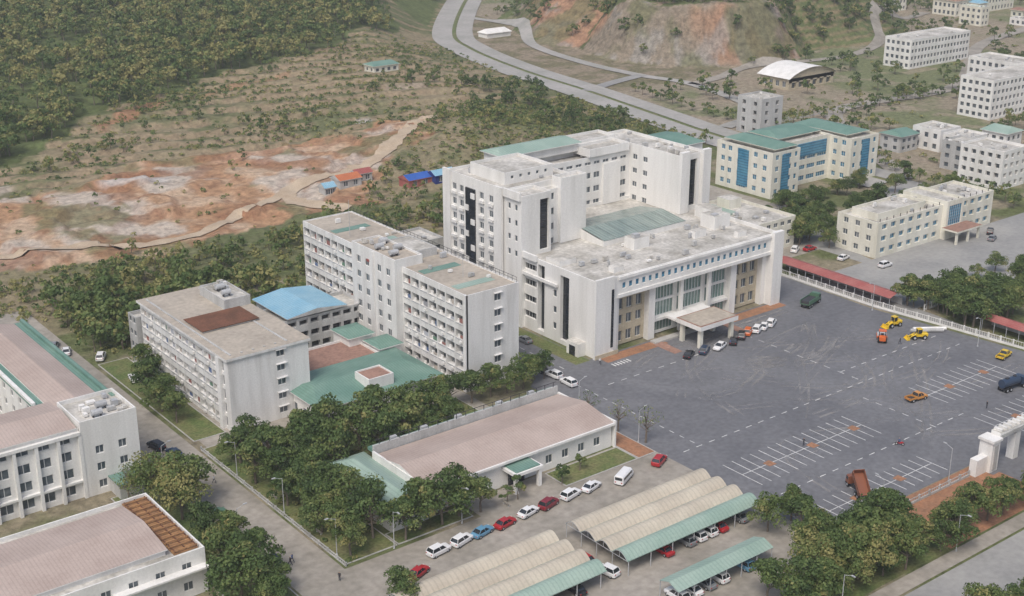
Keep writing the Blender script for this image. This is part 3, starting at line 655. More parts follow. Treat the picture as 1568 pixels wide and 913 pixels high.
fbuild("storage_house",214,226,286,296,6,cream,1,gab=None)
fbuild("utility_house",190,204,292,304,5,greyw,1);fbuild("utility_house",160,168,284,290,6,white,2)
b=Bld("arched_sports_hall",(470,392))
xa,xb,ya,yb=455,485,385,402;pts=[(xa-1+(xb-xa+2)*t/10,5+4*math.sin(math.pi*t/10)**.8) for t in range(11)]
for (p,zp),(q_,zq) in zip(pts[:-1],pts[1:]):
    b["roof"].poly([(p,ya-1,zp),(q_,ya-1,zq),(q_,yb+1,zq),(p,yb+1,zp)],white)
    b["gable"].poly([(p,ya,3),(q_,ya,3),(q_,ya,zq-.1),(p,ya,zp-.1)],beige)
facade(b,(xa,ya),(xb,ya),0,5,even(6,3,30,1),[(.5,3.6)],beige,depth=1,fr=False);facade(b,(xa,yb),(xa,ya),0,5,even(4,2,17,1),[(1,3.6)],beige)
b.done();occ.append((450,490,380,405))
b=Bld("white_marquee",(440,584));z=H0(440,584)
block(b,434,450,577,585,z,z+2.5,white,roof=None);gable(b,434,450,577,585,z+2.6,2,white,'X',.5,white,2);b.done()
for (x,y,w,d,mt,wm) in ((214,364,8,6,M("orange_tarpaulin",(.50,.17,.08)),greyw),(222,367,6,4,rred,greyw),(232,351,9,6,M("blue_tarpaulin",(.04,.12,.42)),rred),(241,349,8,5,rblue,M("navy_sheet",(.03,.05,.22))),(206,360,4,4,rblue,greyw)):
    b=Bld("site_tent",(x+w/2,y+d/2));z=H0(x+w/2,y+d/2)-.2
    block(b,x,x+w,y,y+d,z-1,z+2.6,wm,roof=None,S=(even(2,1.6,w,.3),[(z+.3,z+2.1)]));gable(b,x,x+w,y,y+d,z+2.6,1.3,mt,'X',.3,wm);b.done();occ.append((x,x+w,y,y+d))
for k in range(240):
    x=R.uniform(620,1000);y=R.uniform(330,740)
    if .616*x+.788*y<745: continue
    if math.hypot(x-570,y-555)<150: continue
    if any(o[0]-14<x<o[1]+2 and o[2]-12<y<o[3]+2 for o in occ): continue
    w=R.uniform(6,12);d=R.uniform(7,16);fl=R.choice([1,2,2,3,3])
    fbuild("town_house",x,x+w,y,y+d,3.3*fl+.8,R.choice([white,cream,greyw,white]),fl,roof=R.choice([rconc,rpale,rconc]),gab=R.choice([None,None,rterra,rgreen,rblue]))
for q in ((640,700,505,520,8),(700,760,470,486,9)): fbuild("long_hall",*q[:4],q[4],cream,2,gab=rterra)
# ---------------------------------------------------------------- fences
def fence(P,h=1.6,wallh=.5,mat=white,name="boundary_fence"):
    m=MB()
    for (a,c) in zip(P[:-1],P[1:]):
        L=math.dist(a,c);n=max(1,int(L/3));dx,dy=(c[0]-a[0])/L,(c[1]-a[1])/L
        nx,ny=-dy*.1,dx*.1
        def bar(u0,u1,z0,z1,t=1):
            q=[(a[0]+dx*u+nx*s*t,a[1]+dy*u+ny*s*t) for u,s in ((u0,-1),(u1,-1),(u1,1),(u0,1))]
            for k in range(4): m.poly([(*q[k],z0),(*q[(k+1)%4],z0),(*q[(k+1)%4],z1),(*q[k],z1)],mat)
            m.poly([(*p,z1) for p in q],mat)
        bar(0,L,0,wallh);bar(0,L,h-.1,h,.4)
        for k in range(n+1): bar(max(0,L*k/n-.15),min(L,L*k/n+.15),wallh,h+.15,1.5)
        for k in range(int(L/.6)): bar(k*.6,k*.6+.05,wallh,h-.1,.3)
    return m.obj(name)
fence([(264.8,228),(264.5,192),(269,152),(263,126),(232,124)]);fence([(205,123.5),(150,123.5)],mat=greyw,h=1.2);fence([(252,212),(262,225)],mat=white)
fence([(96.6,168),(96.6,222)],h=.7,wallh=.2,mat=greyw,name="garden_railing")
fence([(372,182),(272,182)]);fence([(290,262),(312,262)]);fence([(400,345),(500,345)],mat=greyw)
# ---------------------------------------------------------------- trees
def tubeq(p,q,r0,r1,n=6):
    p=np.array(p,float);q=np.array(q,float);d=q-p;d/=np.linalg.norm(d)+1e-9
    a=np.cross(d,[0.3,.9,.1]);a/=np.linalg.norm(a);b=np.cross(d,a);t=np.arange(n+1)*2*np.pi/n
    A=p+r0*(np.cos(t)[:,None]*a+np.sin(t)[:,None]*b);B=q+r1*(np.cos(t)[:,None]*a+np.sin(t)[:,None]*b)
    return np.stack([A[:-1],A[1:],B[1:],B[:-1]],1)
def leaves(cen,rad,n,size,g,flat=.8):
    d=g.normal(size=(n,3));d/=np.linalg.norm(d,axis=1)[:,None];d[:,2]=np.where(d[:,2]<-.35,-d[:,2],d[:,2])
    r=rad*(.55+.5*g.random(n)**.6);P=cen+d*r[:,None]*[1,1,flat]
    nn=d+g.normal(size=(n,3))*.55;nn/=np.linalg.norm(nn,axis=1)[:,None]
    a=np.cross(nn,g.normal(size=(n,3)));a/=np.linalg.norm(a,axis=1)[:,None];b=np.cross(nn,a)
    s=size*(.6+.8*g.random(n))[:,None];a=a*s*.5;b=b*s*.38
    return np.stack([P-a,P-b,P+a,P+b],1)
def tree_arrays(seed,Ht=8,Rc=3.6,ncl=26,nl=110,ls=.42,lowq=False,base=.28,sparse=1.):
    g=np.random.default_rng(seed);Q=[];mt=[];ti=[]
    def add(q,m,t): Q.append(q);mt.append(np.full(len(q),m));ti.append(np.full(len(q),t) if np.isscalar(t) else t)
    top=np.array([g.normal()*.3,g.normal()*.3,Ht*.62]);mid=np.array([g.normal()*.15,g.normal()*.15,Ht*base])
    ns=4 if lowq else 7
    add(tubeq((0,0,-.3),mid,Ht*.03,Ht*.022,ns),0,0);add(tubeq(mid,top,Ht*.022,Ht*.008,ns),0,0)
    for k in range(ncl):
        t=2*np.pi*(k*.618+g.random()*.25);hh=g.random()
        rr=Rc*np.sqrt(g.random()*.9+.08)*np.sqrt(max(.08,1-(hh*1.0)**2.2))
        c=np.array([math.cos(t)*rr,math.sin(t)*rr,Ht*(base+.12)+hh*Ht*(.85-base-.08)])
        cr=Rc*(.28+.17*g.random())
        if not lowq or k%3==0:
            s0=mid+(top-mid)*min(1,hh*.8);add(tubeq(s0,c,Ht*.009,Ht*.003,4 if not lowq else 3),0,0)
        tt=np.clip(.28+.20*g.normal(),0,.75)
        n=max(3,int(nl*sparse*(.7+.6*g.random())))
        add(leaves(c,cr,n,ls,g),1,np.clip(tt+.08*g.normal(size=n),0,1))
    return np.concatenate(Q),np.concatenate(mt),np.concatenate(ti)
def quad_obj(name,Q,mt,ti,link=True):
    me=bpy.data.meshes.new(name);numesh(me,Q.reshape(-1,3),np.arange(len(Q)*4,dtype=np.int32).reshape(-1,4))
    me.materials.append(bark);me.materials.append(leaf);me.polygons.foreach_set("material_index",mt.astype(np.int32))
    a=me.attributes.new("tint","FLOAT","FACE");a.data.foreach_set("value",ti.astype(np.float32));me.update()
    if link:
        o=bpy.data.objects.new(name,me);sc.collection.objects.link(o);return o
    return me
NT=[]
for k in range(8): NT.append(quad_obj("broadleaf_tree",*tree_arrays(100+k,8+.7*(k%3),3.1+.35*(k%4),24+3*(k%3),105,.42),link=False))
BARE=[quad_obj("bare_tree",*tree_arrays(200+k,7.5,2.8,26,60,.3,sparse=.12),link=False) for k in range(2)]
YOUNG=[quad_obj("young_tree",*tree_arrays(220+k,4.2,1.4,10,60,.3),link=False) for k in range(2)]
LIGHT=quad_obj("light_green_tree",*[(a if i<2 else np.clip(a+.42,0,1)) for i,a in enumerate(tree_arrays(300,9,4,30,90,.42))],link=False)
def tree(x,y,s=1.,kind=None):
    me={None:R.choice(NT),"bare":R.choice(BARE),"young":R.choice(YOUNG),"light":LIGHT}[kind]
    o=bpy.data.objects.new({"bare":"bare_tree","young":"young_tree","light":"light_green_tree"}.get(kind,"broadleaf_tree"),me);sc.collection.objects.link(o)
    o.location=(x,y,H0(x,y));k=s*R.uniform(.85,1.16);o.scale=(k*R.uniform(.9,1.1),k*R.uniform(.9,1.1),k*R.uniform(.85,1.15));o.rotation_euler[2]=R.uniform(0,6.28)
for x,y,s in ((110,204,1.2),(116,207,1.1),(121,203,1.25),(126,206,1.2),(131,203,1.3),(128,198,1.1),(122,196,1.),(136,206,1.05),(134,198,1.),(141,206,1.),(146,208,.95),(151,207,1.),(113,198,1.),(140,200,.9),(156,207,.9),(160,206.5,.9),
    (107,200,1.1),(103,205,1.1),(101,198,1.15),(105,193,1.2),(101,190,1.),(100,212,.9),(104,216,.8),(98.5,203,.9),(107,210,1.),(112,210,.9),
    (98,243,1.1),(99,250,1.2),(98,236,.9),(101,258,.9),(101,247,1.),(164,206,.8),(168,208,.85),(171,207.5,.7),
    (109,169,1.),(113,170.5,1.),(117,169.5,1.05),(121,170,1.05),(125,169,1.),(105,173,1.1),(101.5,176,1.),(106,181,1.2),(101,184,1.05),(99,170.5,.8),(104,187,1.),(99,180,.8),(99,192,.9),
    (79,178,1.2),(82,173,1.1),(78,169,1.15),(83,168,1.),(80,162,1.1),(84,184,1.),(82,189,.9),(97.5,153,.9)): tree(x,y,s)
for x,y in ((84,203),(82,199),(80,207)): tree(x,y,1.15,"light")
for x,y in ((77,210),(79,213),(76,205),(75,201),(106,187),(103,181),(115,175),(108,189),(166,178),(165,186),(167,171)): tree(x,y,.9,"bare")
for x,y in ((131,169),(143,168),(149,170),(133,168.5),(120,168)): tree(x,y,1,"young")
for k in range(26): tree(150+k*3.6+R.uniform(-1,1),R.uniform(110.5,113.5),R.uniform(.65,1.0),"light" if k%7==3 else None)
for k in range(19): tree(143+k*1.9,R.uniform(112.5,122),R.uniform(.8,1.1),"light" if k%8==5 else None)
for k in range(20): tree(150+k*6+R.uniform(-1,1),R.uniform(89,92),R.uniform(.7,1.))
for x,y in ((160,133),(164,129),(166,133),(163,124),(157,121),(170,121),(174,119)): tree(x,y,.85)
for k in range(13): tree(R.uniform(271,276),168+k*1.7,R.uniform(.8,1.05))
for k in range(16): tree(277+R.uniform(0,12),166+R.uniform(0,16),R.uniform(.8,1.1))
for k in range(14): tree(R.uniform(270,276),130+k*1.2,R.uniform(.7,1.))
for k in range(8): tree(288+k*1.2,R.uniform(228,240),R.uniform(.7,1.))
for k in range(9): tree(R.uniform(292,312),R.uniform(240,262),R.uniform(.7,1.))
for k in range(22): tree(R.uniform(300,372),R.uniform(234,262),R.uniform(.5,.85))
for k in range(12): tree(280+k*8,R.uniform(185,189),R.uniform(.45,.65))
for k in range(24): tree(R.uniform(282,400),R.uniform(150,182),R.uniform(.7,1.1))
for k in range(16): tree(R.uniform(312,352),266-R.uniform(0,6),R.uniform(.5,.8))
for k in range(10): tree(254+R.uniform(0,6),R.uniform(224,262),R.uniform(.5,.8))
# masses
cp,sp_=math.cos(math.atan(756/2050)),math.sin(math.atan(756/2050));ca,sa=math.cos(math.radians(38)),math.sin(math.radians(38))
def near_view(x,y,mg=1.12):
    xc=ca*x-sa*y;yc=sa*x+ca*y;Zc=yc*cp+110*sp_
    return (Zc>50)&(np.abs(xc/Zc)<.3825*mg+.01)
TEMPL={"f":[tree_arrays(400+k,8,3.6,11,22,.95,True,.2) for k in range(7)],
 "s":[tree_arrays(500+k,4.5,2.2,7,16,.7,True,.12) for k in range(4)],
 "b":[(leaves(np.array([0,0,.35]),.8,22,.5,np.random.default_rng(600+k),.6),np.ones(22),np.clip(.4+.2*np.random.default_rng(k).normal(size=22),0,1)) for k in range(4)]}
def mass(name,kind,P,sc_,tb=0.,ts=.18):
    Qs=[];ms=[];ts_=[]
    hz=height(P[:,0],P[:,1])
    for k in range(len(P)):
        Q,m_,t_=TEMPL[kind][rng.integers(len(TEMPL[kind]))];a=rng.random()*6.28;s=sc_[k]
        c_,s_=math.cos(a)*s,math.sin(a)*s
        q=np.empty_like(Q);q[...,0]=Q[...,0]*c_-Q[...,1]*s_;q[...,1]=Q[...,0]*s_+Q[...,1]*c_;q[...,2]=Q[...,2]*s*(.8+.4*rng.random())
        q+=[P[k,0],P[k,1],hz[k]];Qs.append(q);ms.append(m_);ts_.append(np.clip(t_+tb-.15+ts*rng.normal(),0,1))
    return quad_obj(name,np.concatenate(Qs),np.concatenate(ms),np.concatenate(ts_))
def scatter(poly,sp,dens=None,avoid=True):
    P=np.array(poly,float);x0,y0=P.min(0);x1,y1=P.max(0)
    gx,gy=np.meshgrid(np.arange(x0,x1,sp),np.arange(y0,y1,sp));gx=gx.ravel()+rng.uniform(-.5,.5,gx.size)*sp;gy=gy.ravel()+rng.uniform(-.5,.5,gy.size)*sp
    k=inpoly(gx,gy,poly)&near_view(gx,gy)
    if dens is not None: k&=rng.random(gx.size)<dens(gx,gy)
    for o in occ: k&=~((gx>o[0]-2)&(gx<o[1]+2)&(gy>o[2]-2)&(gy<o[3]+2))
    return np.stack([gx[k],gy[k]],1)
def offroad(P,d=12):
    k=np.abs(P[:,0]-roadx(P[:,1]))>d
    return P[k]
def offpath(P):
    k=np.ones(len(P),bool)
    for L_ in (PATH1,PATH2):
        for q in spline(L_,3): k&=np.hypot(P[:,0]-q.x,P[:,1]-q.y)>4
    return P[k]
P=scatter(FOREST,6.2,lambda x,y:.97-.75*(fbm(x,y,34,66)>.6));P=offroad(P,18);mass("distant_forest","f",P,rng.uniform(.7,1.35,len(P)),.27,.24)
hillp=[(440,440),(520,430),(640,440),(700,560),(640,670),(520,650),(455,600),(425,500)]
P=scatter(hillp,5.5);h1=height(P[:,0],P[:,1]);gxx=height(P[:,0]+2,P[:,1])-h1;gyy=height(P[:,0],P[:,1]+2)-h1
k=(h1>4)&~((gxx*.5+gyy*.7>.28)&(rng.random(len(P))<np.where(P[:,0]>520,.6,.93)));P=P[k];mass("hill_forest","f",P,rng.uniform(.6,1.,len(P)),.2)
WOOD=[(60,288),(60,325),(92,338),(115,345),(150,330),(185,338),(228,322),(232,300),(186,286),(150,284),(123,272),(100,280)]
P=scatter(WOOD,4.6,lambda x,y:.10+.7*(fbm(x,y,18,5)>.54));P=P[~((P[:,0]>84)&(P[:,0]<99)&(P[:,1]<305))]
mass("scrub_woodland","s",P,rng.uniform(.8,1.5,len(P)),.2)
P=scatter(WOOD,2.4,lambda x,y:.6+0*x);P=P[~((P[:,0]>84)&(P[:,0]<99)&(P[:,1]<305))];mass("scrub_undergrowth","b",P,rng.uniform(.7,1.7,len(P)),.4,.28)
P=scatter([(97,283),(104,276),(124,270),(126,290),(150,288),(150,300),(100,318)],5.6);mass("woodland_edge","f",P,rng.uniform(.8,1.15,len(P)),.15)
FIELD=[(60,300),(60,420),(118,446),(150,474),(200,510),(270,550),(330,562),(392,605),(400,560),(380,494),(372,438),(362,387),(355,335),(300,318),(235,318),(185,330),(120,330)]
P=scatter(FIELD,2.3,lambda x,y:np.where(inpoly(x,y,EARTH),.03,.10+.5*sm((fbm(x,y,26,8)-.42)/.2)))
P=offpath(P);mass("hillside_bushes","b",P,rng.uniform(.5,1.6,len(P)),.5,.28)
P=scatter(FIELD,6.5,lambda x,y:np.where(inpoly(x,y,EARTH),.01,.02+.8*sm((fbm(x,y,30,18)-.57)/.06)));P=offpath(P);mass("hillside_shrubs","s",P,rng.uniform(.6,1.3,len(P)),.25)
P=scatter([(245,345),(285,395),(300,425),(330,440),(370,430),(360,340),(300,320),(250,318)],3.,lambda x,y:.75+0*x);P=offpath(P);mass("mound_shrubs","b",P,rng.uniform(.8,1.8,len(P)),.3,.18)
P=scatter([(300,425),(335,470),(385,480),(372,420),(362,350),(330,330),(240,318),(250,335),(330,400)],6.5,lambda x,y:.5+0*x);P=offpath(P);P=offroad(P,18);mass("mound_trees","f",P,rng.uniform(.4,.9,len(P)),.25)
RIGHT=[(400,215),(380,330),(400,430),(420,600),(520,700),(640,690),(860,560),(860,300),(700,215)]
flat_=lambda P:P[~((P[:,0]<480)&(P[:,1]>415))]
P=scatter(RIGHT,8,lambda x,y:.04+.7*sm((fbm(x,y,40,28)-.52)/.1));P=flat_(offroad(P,22));mass("valley_trees","f",P,rng.uniform(.5,.9,len(P)),.22)
P=scatter(RIGHT,4.5,lambda x,y:.3*sm((fbm(x,y,30,38)-.4)/.2));P=flat_(offroad(P,20));mass("valley_bushes","b",P,rng.uniform(.8,2.,len(P)),.4)
Q_=[(x,y) for x in np.arange(400,500,6) for y in (340,)]+[(372+R.uniform(-2,2),y) for y in np.arange(215,262,5)]+[(x,210+R.uniform(-2,2)) for x in np.arange(375,470,5)]+[(378+R.uniform(-2,2)+.14*(y-270),y) for y in np.arange(270,430,7)]
mass("roadside_trees","f",np.array(Q_,float),rng.uniform(.5,.8,len(Q_)),.2)
P=scatter([(97,169),(107,169),(107,222),(97,222)],2.2,lambda x,y:.5+0*x);P2=scatter([(108,192),(150,192),(150,211),(108,211)],2.4,lambda x,y:.5+0*x)
mass("garden_shrubs","b",np.concatenate([P,P2]),rng.uniform(.5,1.1,len(P)+len(P2)),.25)
# ---------------------------------------------------------------- vehicles
def carpaint(n,c): return M("car_paint_"+n,c,c,rough=.3,famt=.02,spec=.6)
CP={n:carpaint(n,c) for n,c in dict(white=(.75,.75,.75),black=(.02,.02,.024),grey=(.2,.21,.22),red=(.38,.02,.025),darkred=(.2,.02,.03),blue=(.12,.28,.42),orange=(.6,.13,.03),yellow=(.7,.48,.03),green=(.08,.16,.10),navy=(.03,.05,.09),tan=(.55,.25,.06),rust=(.22,.08,.04)).items()}
cglass=M("car_glass",(.02,.025,.03),(.03,.035,.04),rough=.08,spec=.8);lamp=M("headlamp",(.7,.7,.66));tail=M("tail_lamp",(.4,.02,.02))
def ring(x,hw,z0,z1,c=.12): return [(x,-hw+c,z0),(x,hw-c,z0),(x,hw,z0+c),(x,hw,z1-c*1.3),(x,hw-c*1.3,z1),(x,-hw+c*1.3,z1),(x,-hw,z1-c*1.3),(x,-hw,z0+c)]
def wheels(m,xs_,hw,r=.34,w=.24):
    for x in xs_:
        for s_ in (-1,1):
            m.tube((x,s_*(hw-w),r),(x,s_*(hw+.02),r),r,r,black,12);m.tube((x,s_*(hw+.02),r),(x,s_*(hw+.03),r),r*.55,r*.5,steel,8)
def greenhouse(m,xb0,xb1,xt0,xt1,hb,ht,zb,zt,pm):
    B=[(xb0,-hb,zb),(xb1,-hb,zb),(xb1,hb,zb),(xb0,hb,zb)];T_=[(xt0,-ht,zt),(xt1,-ht,zt),(xt1,ht,zt),(xt0,ht,zt)]
    for k in range(4): m.poly([B[k],B[(k+1)%4],T_[(k+1)%4],T_[k]],cglass)
    m.loft([[(x,y,zt+.003) for x,y,_ in T_],[(x*.96+.04*(xt0+xt1)/2,y*.9,zt+.06) for x,y,_ in T_]],pm)
    for k in range(4): m.tube(B[k],T_[k],.05,.05,pm,4,False)
    xm=(xb0*.4+xb1*.6);xq=(xt0*.4+xt1*.6)
    for s_ in (-1,1): m.tube((xm,s_*hb,zb),(xq,s_*ht,zt),.05,.05,pm,4,False)
_cm={}
def car_mesh(kind,c):
    if (kind,c) in _cm: return _cm[kind,c]
    m=MB();p=CP[c]
    if kind=="suv":
        m.loft([ring(-2.25,.78,.4,.98),ring(-2.15,.88,.3,1.12),ring(-1,.92,.26,1.12),ring(.9,.92,.26,1.08),ring(1.9,.88,.3,1.0),ring(2.25,.74,.38,.82)],p)
        greenhouse(m,-2.12,1.05,-1.8,.35,.84,.68,1.09,1.68,p);hz=.85
    elif kind=="sedan":
        m.loft([ring(-2.3,.74,.38,.86),ring(-2.15,.86,.28,.98),ring(-1.2,.9,.24,1.0),ring(.9,.9,.24,.96),ring(1.9,.85,.28,.84),ring(2.3,.7,.36,.68)],p)
        greenhouse(m,-1.75,1.05,-1.1,.3,.82,.64,.95,1.43,p);hz=.7
    elif kind=="pickup":
        m.loft([ring(-.6,.92,.4,1.1),ring(1.3,.92,.4,1.08),ring(2.3,.88,.42,1.0),ring(2.6,.76,.46,.85)],p)
        greenhouse(m,-.55,1.4,-.3,.75,.86,.7,1.05,1.72,p)
        m.box(-2.6,-.62,-.9,.9,.5,.7,dark);m.box(-2.6,-.62,-.92,-.84,.7,1.1,p);m.box(-2.6,-.62,.84,.92,.7,1.1,p);m.box(-2.66,-2.6,-.92,.92,.6,1.1,p);hz=.85
        wheels(m,(-1.7,1.65),.9,.4)
    elif kind=="van":
        m.loft([ring(-2.7,.85,.4,2.0),ring(-2.6,.95,.32,2.1,.2),ring(1.6,.95,.32,2.1,.2),ring(2.2,.93,.34,1.5,.2),ring(2.75,.8,.4,1.0)],p)
        for s_ in (-1,1): m.box(-2.3,1.4,s_*.955-.01,s_*.955+.01,1.25,1.8,cglass)
        m.poly([(2.23,-.75,1.42),(2.23,.75,1.42),(1.68,.7,2.02),(1.68,-.7,2.02)],cglass);m.box(-2.72,-2.69,-.7,.7,1.25,1.8,cglass);hz=.75
    if kind!="pickup": wheels(m,(-1.4,1.4) if kind!="van" else (-1.7,1.7),.88)
    xe={"suv":2.2,"sedan":2.25,"pickup":2.55,"van":2.7}[kind];xr={"suv":-2.26,"sedan":-2.31,"pickup":-2.67,"van":-2.73}[kind]
    for s_ in (-1,1):
        m.box(xe-.12,xe+.04,s_*.6-.14,s_*.6+.14,hz-.12,hz+.02,lamp);m.box(xr-.02,xr+.06,s_*.62-.12,s_*.62+.12,hz-.02,hz+.14,tail)
        m.box(.85,1.0,s_*.98-.08,s_*.98+.08,.98,1.1,p)
    me=m.mesh("parked_car")
    _cm[kind,c]=me;return me
def car(x,y,ang,c,kind="sedan",name="parked_car"):
    o=bpy.data.objects.new({"pickup":"pickup_truck","van":"minibus"}.get(kind,name),car_mesh(kind,c));sc.collection.objects.link(o)
    o.location=(x,y,.034);o.rotation_euler[2]=math.radians(ang)
for x,y,a,c,k in ((111,162,8,"white","suv"),(116,162.3,14,"white","suv"),(120.5,162.5,12,"blue","sedan"),(125.4,162.4,10,"red","sedan"),(131,163,12,"white","sedan"),(135.7,163,15,"darkred","suv"),(141,163.2,12,"white","suv"),(146,163.2,15,"white","sedan"),(153,162,25,"white","van"),(163,163,25,"red","suv"),
 (129,140,100,"white","suv"),(128.5,145,92,"red","sedan"),(90,228,100,"black","suv"),(91.5,223,95,"navy","sedan"),(88,196,95,"green","sedan"),(87.5,176,85,"black","suv"),(104.5,158.5,20,"red","sedan"),
 (99,278,60,"white","suv"),(94,286,70,"white","sedan"),(93,291,60,"grey","sedan"),(100,262,80,"white","sedan"),(176,226,92,"white","suv"),(173,211.5,92,"black","sedan"),(173.3,207,95,"white","suv"),(173.2,201.8,88,"white","suv"),(181,227,90,"grey","sedan"),
 (205,197,30,"black","sedan"),(209.5,196.5,30,"navy","suv"),(214,196,200,"white","sedan"),(219,196.4,40,"black","sedan"),(223,197.5,40,"black","suv"),(226,198.2,32,"orange","suv"),(229,198,28,"white","suv"),(231.8,198.3,28,"white","sedan"),(234.6,198.7,28,"white","suv"),
 (226,150.6,-8,"tan","pickup"),(261,152.5,10,"yellow","pickup"),(287,231,0,"red","sedan"),(283,233,30,"white","suv"),(292,209,0,"white","suv"),(288,220,10,"white","sedan"),(341,209,30,"black","suv"),(336,205,20,"grey","sedan"),(246,250,40,"white","sedan")): car(x,y,a,c,k)
cols=["white","white","grey","black","red","white","navy","blue"]
for k in range(11):
    if R.random()<.8: car(133+k*2.6,139.2,90,R.choice(cols),R.choice(["suv","sedan"]))
for k in range(7):
    if R.random()<.6: car(133+k*3.,127.8,90,R.choice(cols),R.choice(["suv","sedan"]))
for k in range(9):
    if R.random()<.7: car(99+k*2.8,139.2,90,R.choice(cols),R.choice(["suv","sedan"]))
def place(m,name,x,y,a,s=1):
    o=m.obj(name,(x,y,.034),math.radians(a));o.scale=(s,s,s);return o
def truck(bodyc,tip=0,load=None,tankb=False):
    m=MB();p=CP[bodyc];m.box(-3.6,3.4,-.45,.45,.7,1.0,dark)
    m.loft([ring(1.9,1.15,.9,2.6,.15),ring(3.1,1.15,.8,2.6,.15),ring(3.5,1.12,.7,1.9,.15)],p)
    m.poly([(3.16,-1,2.5),(3.16,1,2.5),(3.5,1,1.8),(3.5,-1,1.8)][::-1],cglass);m.box(2.3,3.1,-1.17,-1.155,1.7,2.35,cglass);m.box(2.3,3.1,1.155,1.17,1.7,2.35,cglass);m.box(3.45,3.62,-1.1,1.1,.5,.8,dark)
    wheels(m,(-2.8,-1.6,2.6),1.1,.5,.4)
    if tankb: m.tube((-3.6,0,1.9),(1.6,0,1.9),.95,.95,p,14);m.box(-2.4,-1.6,-.3,.3,2.8,3.0,dark);m.box(.2,.8,-.3,.3,2.8,3.0,dark)
    else:
        t=math.radians(tip);c_,s_=math.cos(t),math.sin(t)
        def Q(x,y,z): x+=3.6;z-=1.05;return (x*c_-z*s_-3.6,y,x*s_+z*c_+1.05)
        def bx(x0,x1,y0,y1,z0,z1,mt):
            P=[Q(x,y,z) for z in (z0,z1) for x,y in ((x0,y0),(x1,y0),(x1,y1),(x0,y1))]
            for q in ((0,1,5,4),(1,2,6,5),(2,3,7,6),(3,0,4,7),(4,5,6,7),(3,2,1,0)): m.poly([P[i] for i in q],mt)
        bx(-3.6,1.6,-1.2,1.2,1.05,1.2,p);bx(-3.6,1.6,-1.25,-1.15,1.2,2.2,p);bx(-3.6,1.6,1.15,1.25,1.2,2.2,p);bx(1.5,1.6,-1.15,1.15,1.2,2.5,p)
        for k in range(5): bx(-3.3+k*1.1,-3.2+k*1.1,1.25,1.33,1.1,2.2,p);bx(-3.3+k*1.1,-3.2+k*1.1,-1.33,-1.25,1.1,2.2,p)
        if tip: m.tube((.2,0,1),Q(.8,0,1.05),.12,.08,steel,6)
        if load: bx(-3.4,1.4,-1.1,1.1,1.2,1.9,load)
    return m
place(truck("green",0,dark),"dump_truck",253,202,15);place(truck("rust",35),"tipping_dump_truck",183.5,132.5,60,.9);place(truck("navy",0,None,True),"tanker_truck",247,141.5,-5)
place(truck("white",0,None,True),"tanker_truck",259,139,5)
def roller():
    m=MB();p=CP["orange"];m.tube((1.6,-1.05,.75),(1.6,1.05,.75),.75,.75,steel,18);m.box(.1,2.5,-1.2,-1.08,.6,.95,p);m.box(.1,2.5,1.08,1.2,.6,.95,p);m.box(-.1,.25,-1.2,1.2,.6,1.0,p)
    m.loft([ring(-2.3,.7,.7,1.5),ring(-1,.85,.6,1.7),ring(-.1,.8,.7,1.3)],p);wheels(m,(-1.4,),1.0,.7,.45)
    for x in (-1.1,0): 
        for y in (-.7,.7): m.tube((x,y,1.3),(x,y,2.7),.05,.05,dark,5)
    m.box(-1.3,.2,-.85,.85,2.7,2.85,p);m.box(-.9,-.4,-.3,.3,1.6,2.0,dark);return m
def loader():
    m=MB();p=CP["yellow"];m.loft([ring(-2.8,.9,.9,1.9,.15),ring(-.8,.95,.8,2.0,.15)],p);m.box(-.8,.6,-.7,.7,.9,1.6,p);m.box(-1,.3,-.7,.7,1.95,3.1,cglass);m.box(-1.1,.4,-.8,.8,3.1,3.25,p)
    for x in (-1,.3):
        for y in (-.7,.7): m.tube((x,y,1.6),(x,y,3.1),.06,.06,p,4)
    wheels(m,(-1.8,1.3),1.15,.7,.5);m.box(.6,2,-.5,.5,.8,1.3,p)
    for y in (-.6,.6): m.tube((.8,y,1.7),(2.9,y,.7),.14,.12,p,6)
    m.poly([(2.9,-1.3,.1),(2.9,1.3,.1),(2.8,1.3,1.1),(2.8,-1.3,1.1)],p);m.poly([(2.9,-1.3,.1),(3.8,-1.3,.15),(3.8,1.3,.15),(2.9,1.3,.1)],p)
    for y in (-1.3,1.3): m.poly([(2.9,y,.1),(3.8,y,.15),(2.8,y,1.1)],p)
    return m
place(roller(),"road_roller",247.5,176,40);place(loader(),"wheel_loader",257,180,170,.8);place(loader(),"wheel_loader",255,171.5,150,.8)
m=MB();m.tube((0,0,.5),(8,0,.5),.45,.45,greyw,14);m.tube((1,1.05,.5),(9,1.05,.5),.45,.45,white,14);m.obj("concrete_pipe",(257,175,.03),math.radians(-35))
def street_lamp():
    m=MB();m.tube((0,0,0),(0,0,7),.09,.05,steel,8);m.tube((0,0,6.9),(1.5,0,7.5),.045,.035,steel,6);m.box(1.3,2.0,-.13,.13,7.42,7.55,steel);m.tube((0,0,0),(0,0,.4),.18,.16,steel,8);return m.mesh("street_lamp")
SL=street_lamp()
def slamp(x,y,a):
    o=bpy.data.objects.new("street_lamp",SL);sc.collection.objects.link(o);o.location=(x,y,0);o.rotation_euler[2]=math.radians(a)
for x,y,a in ((97.2,172,180),(97.2,190,180),(97.2,208,180),(106,168,-90),(120,167.8,-90),(85.8,215,0),(85.8,185,0),(166,172,0),(166,190,0),(169.5,240,0),(200,124.5,90),(180,124.5,90),(262,160,180),(262,190,180),(150,109,-90),(180,109,-90),(210,109,-90),(240,109,-90)): slamp(x,y,a)
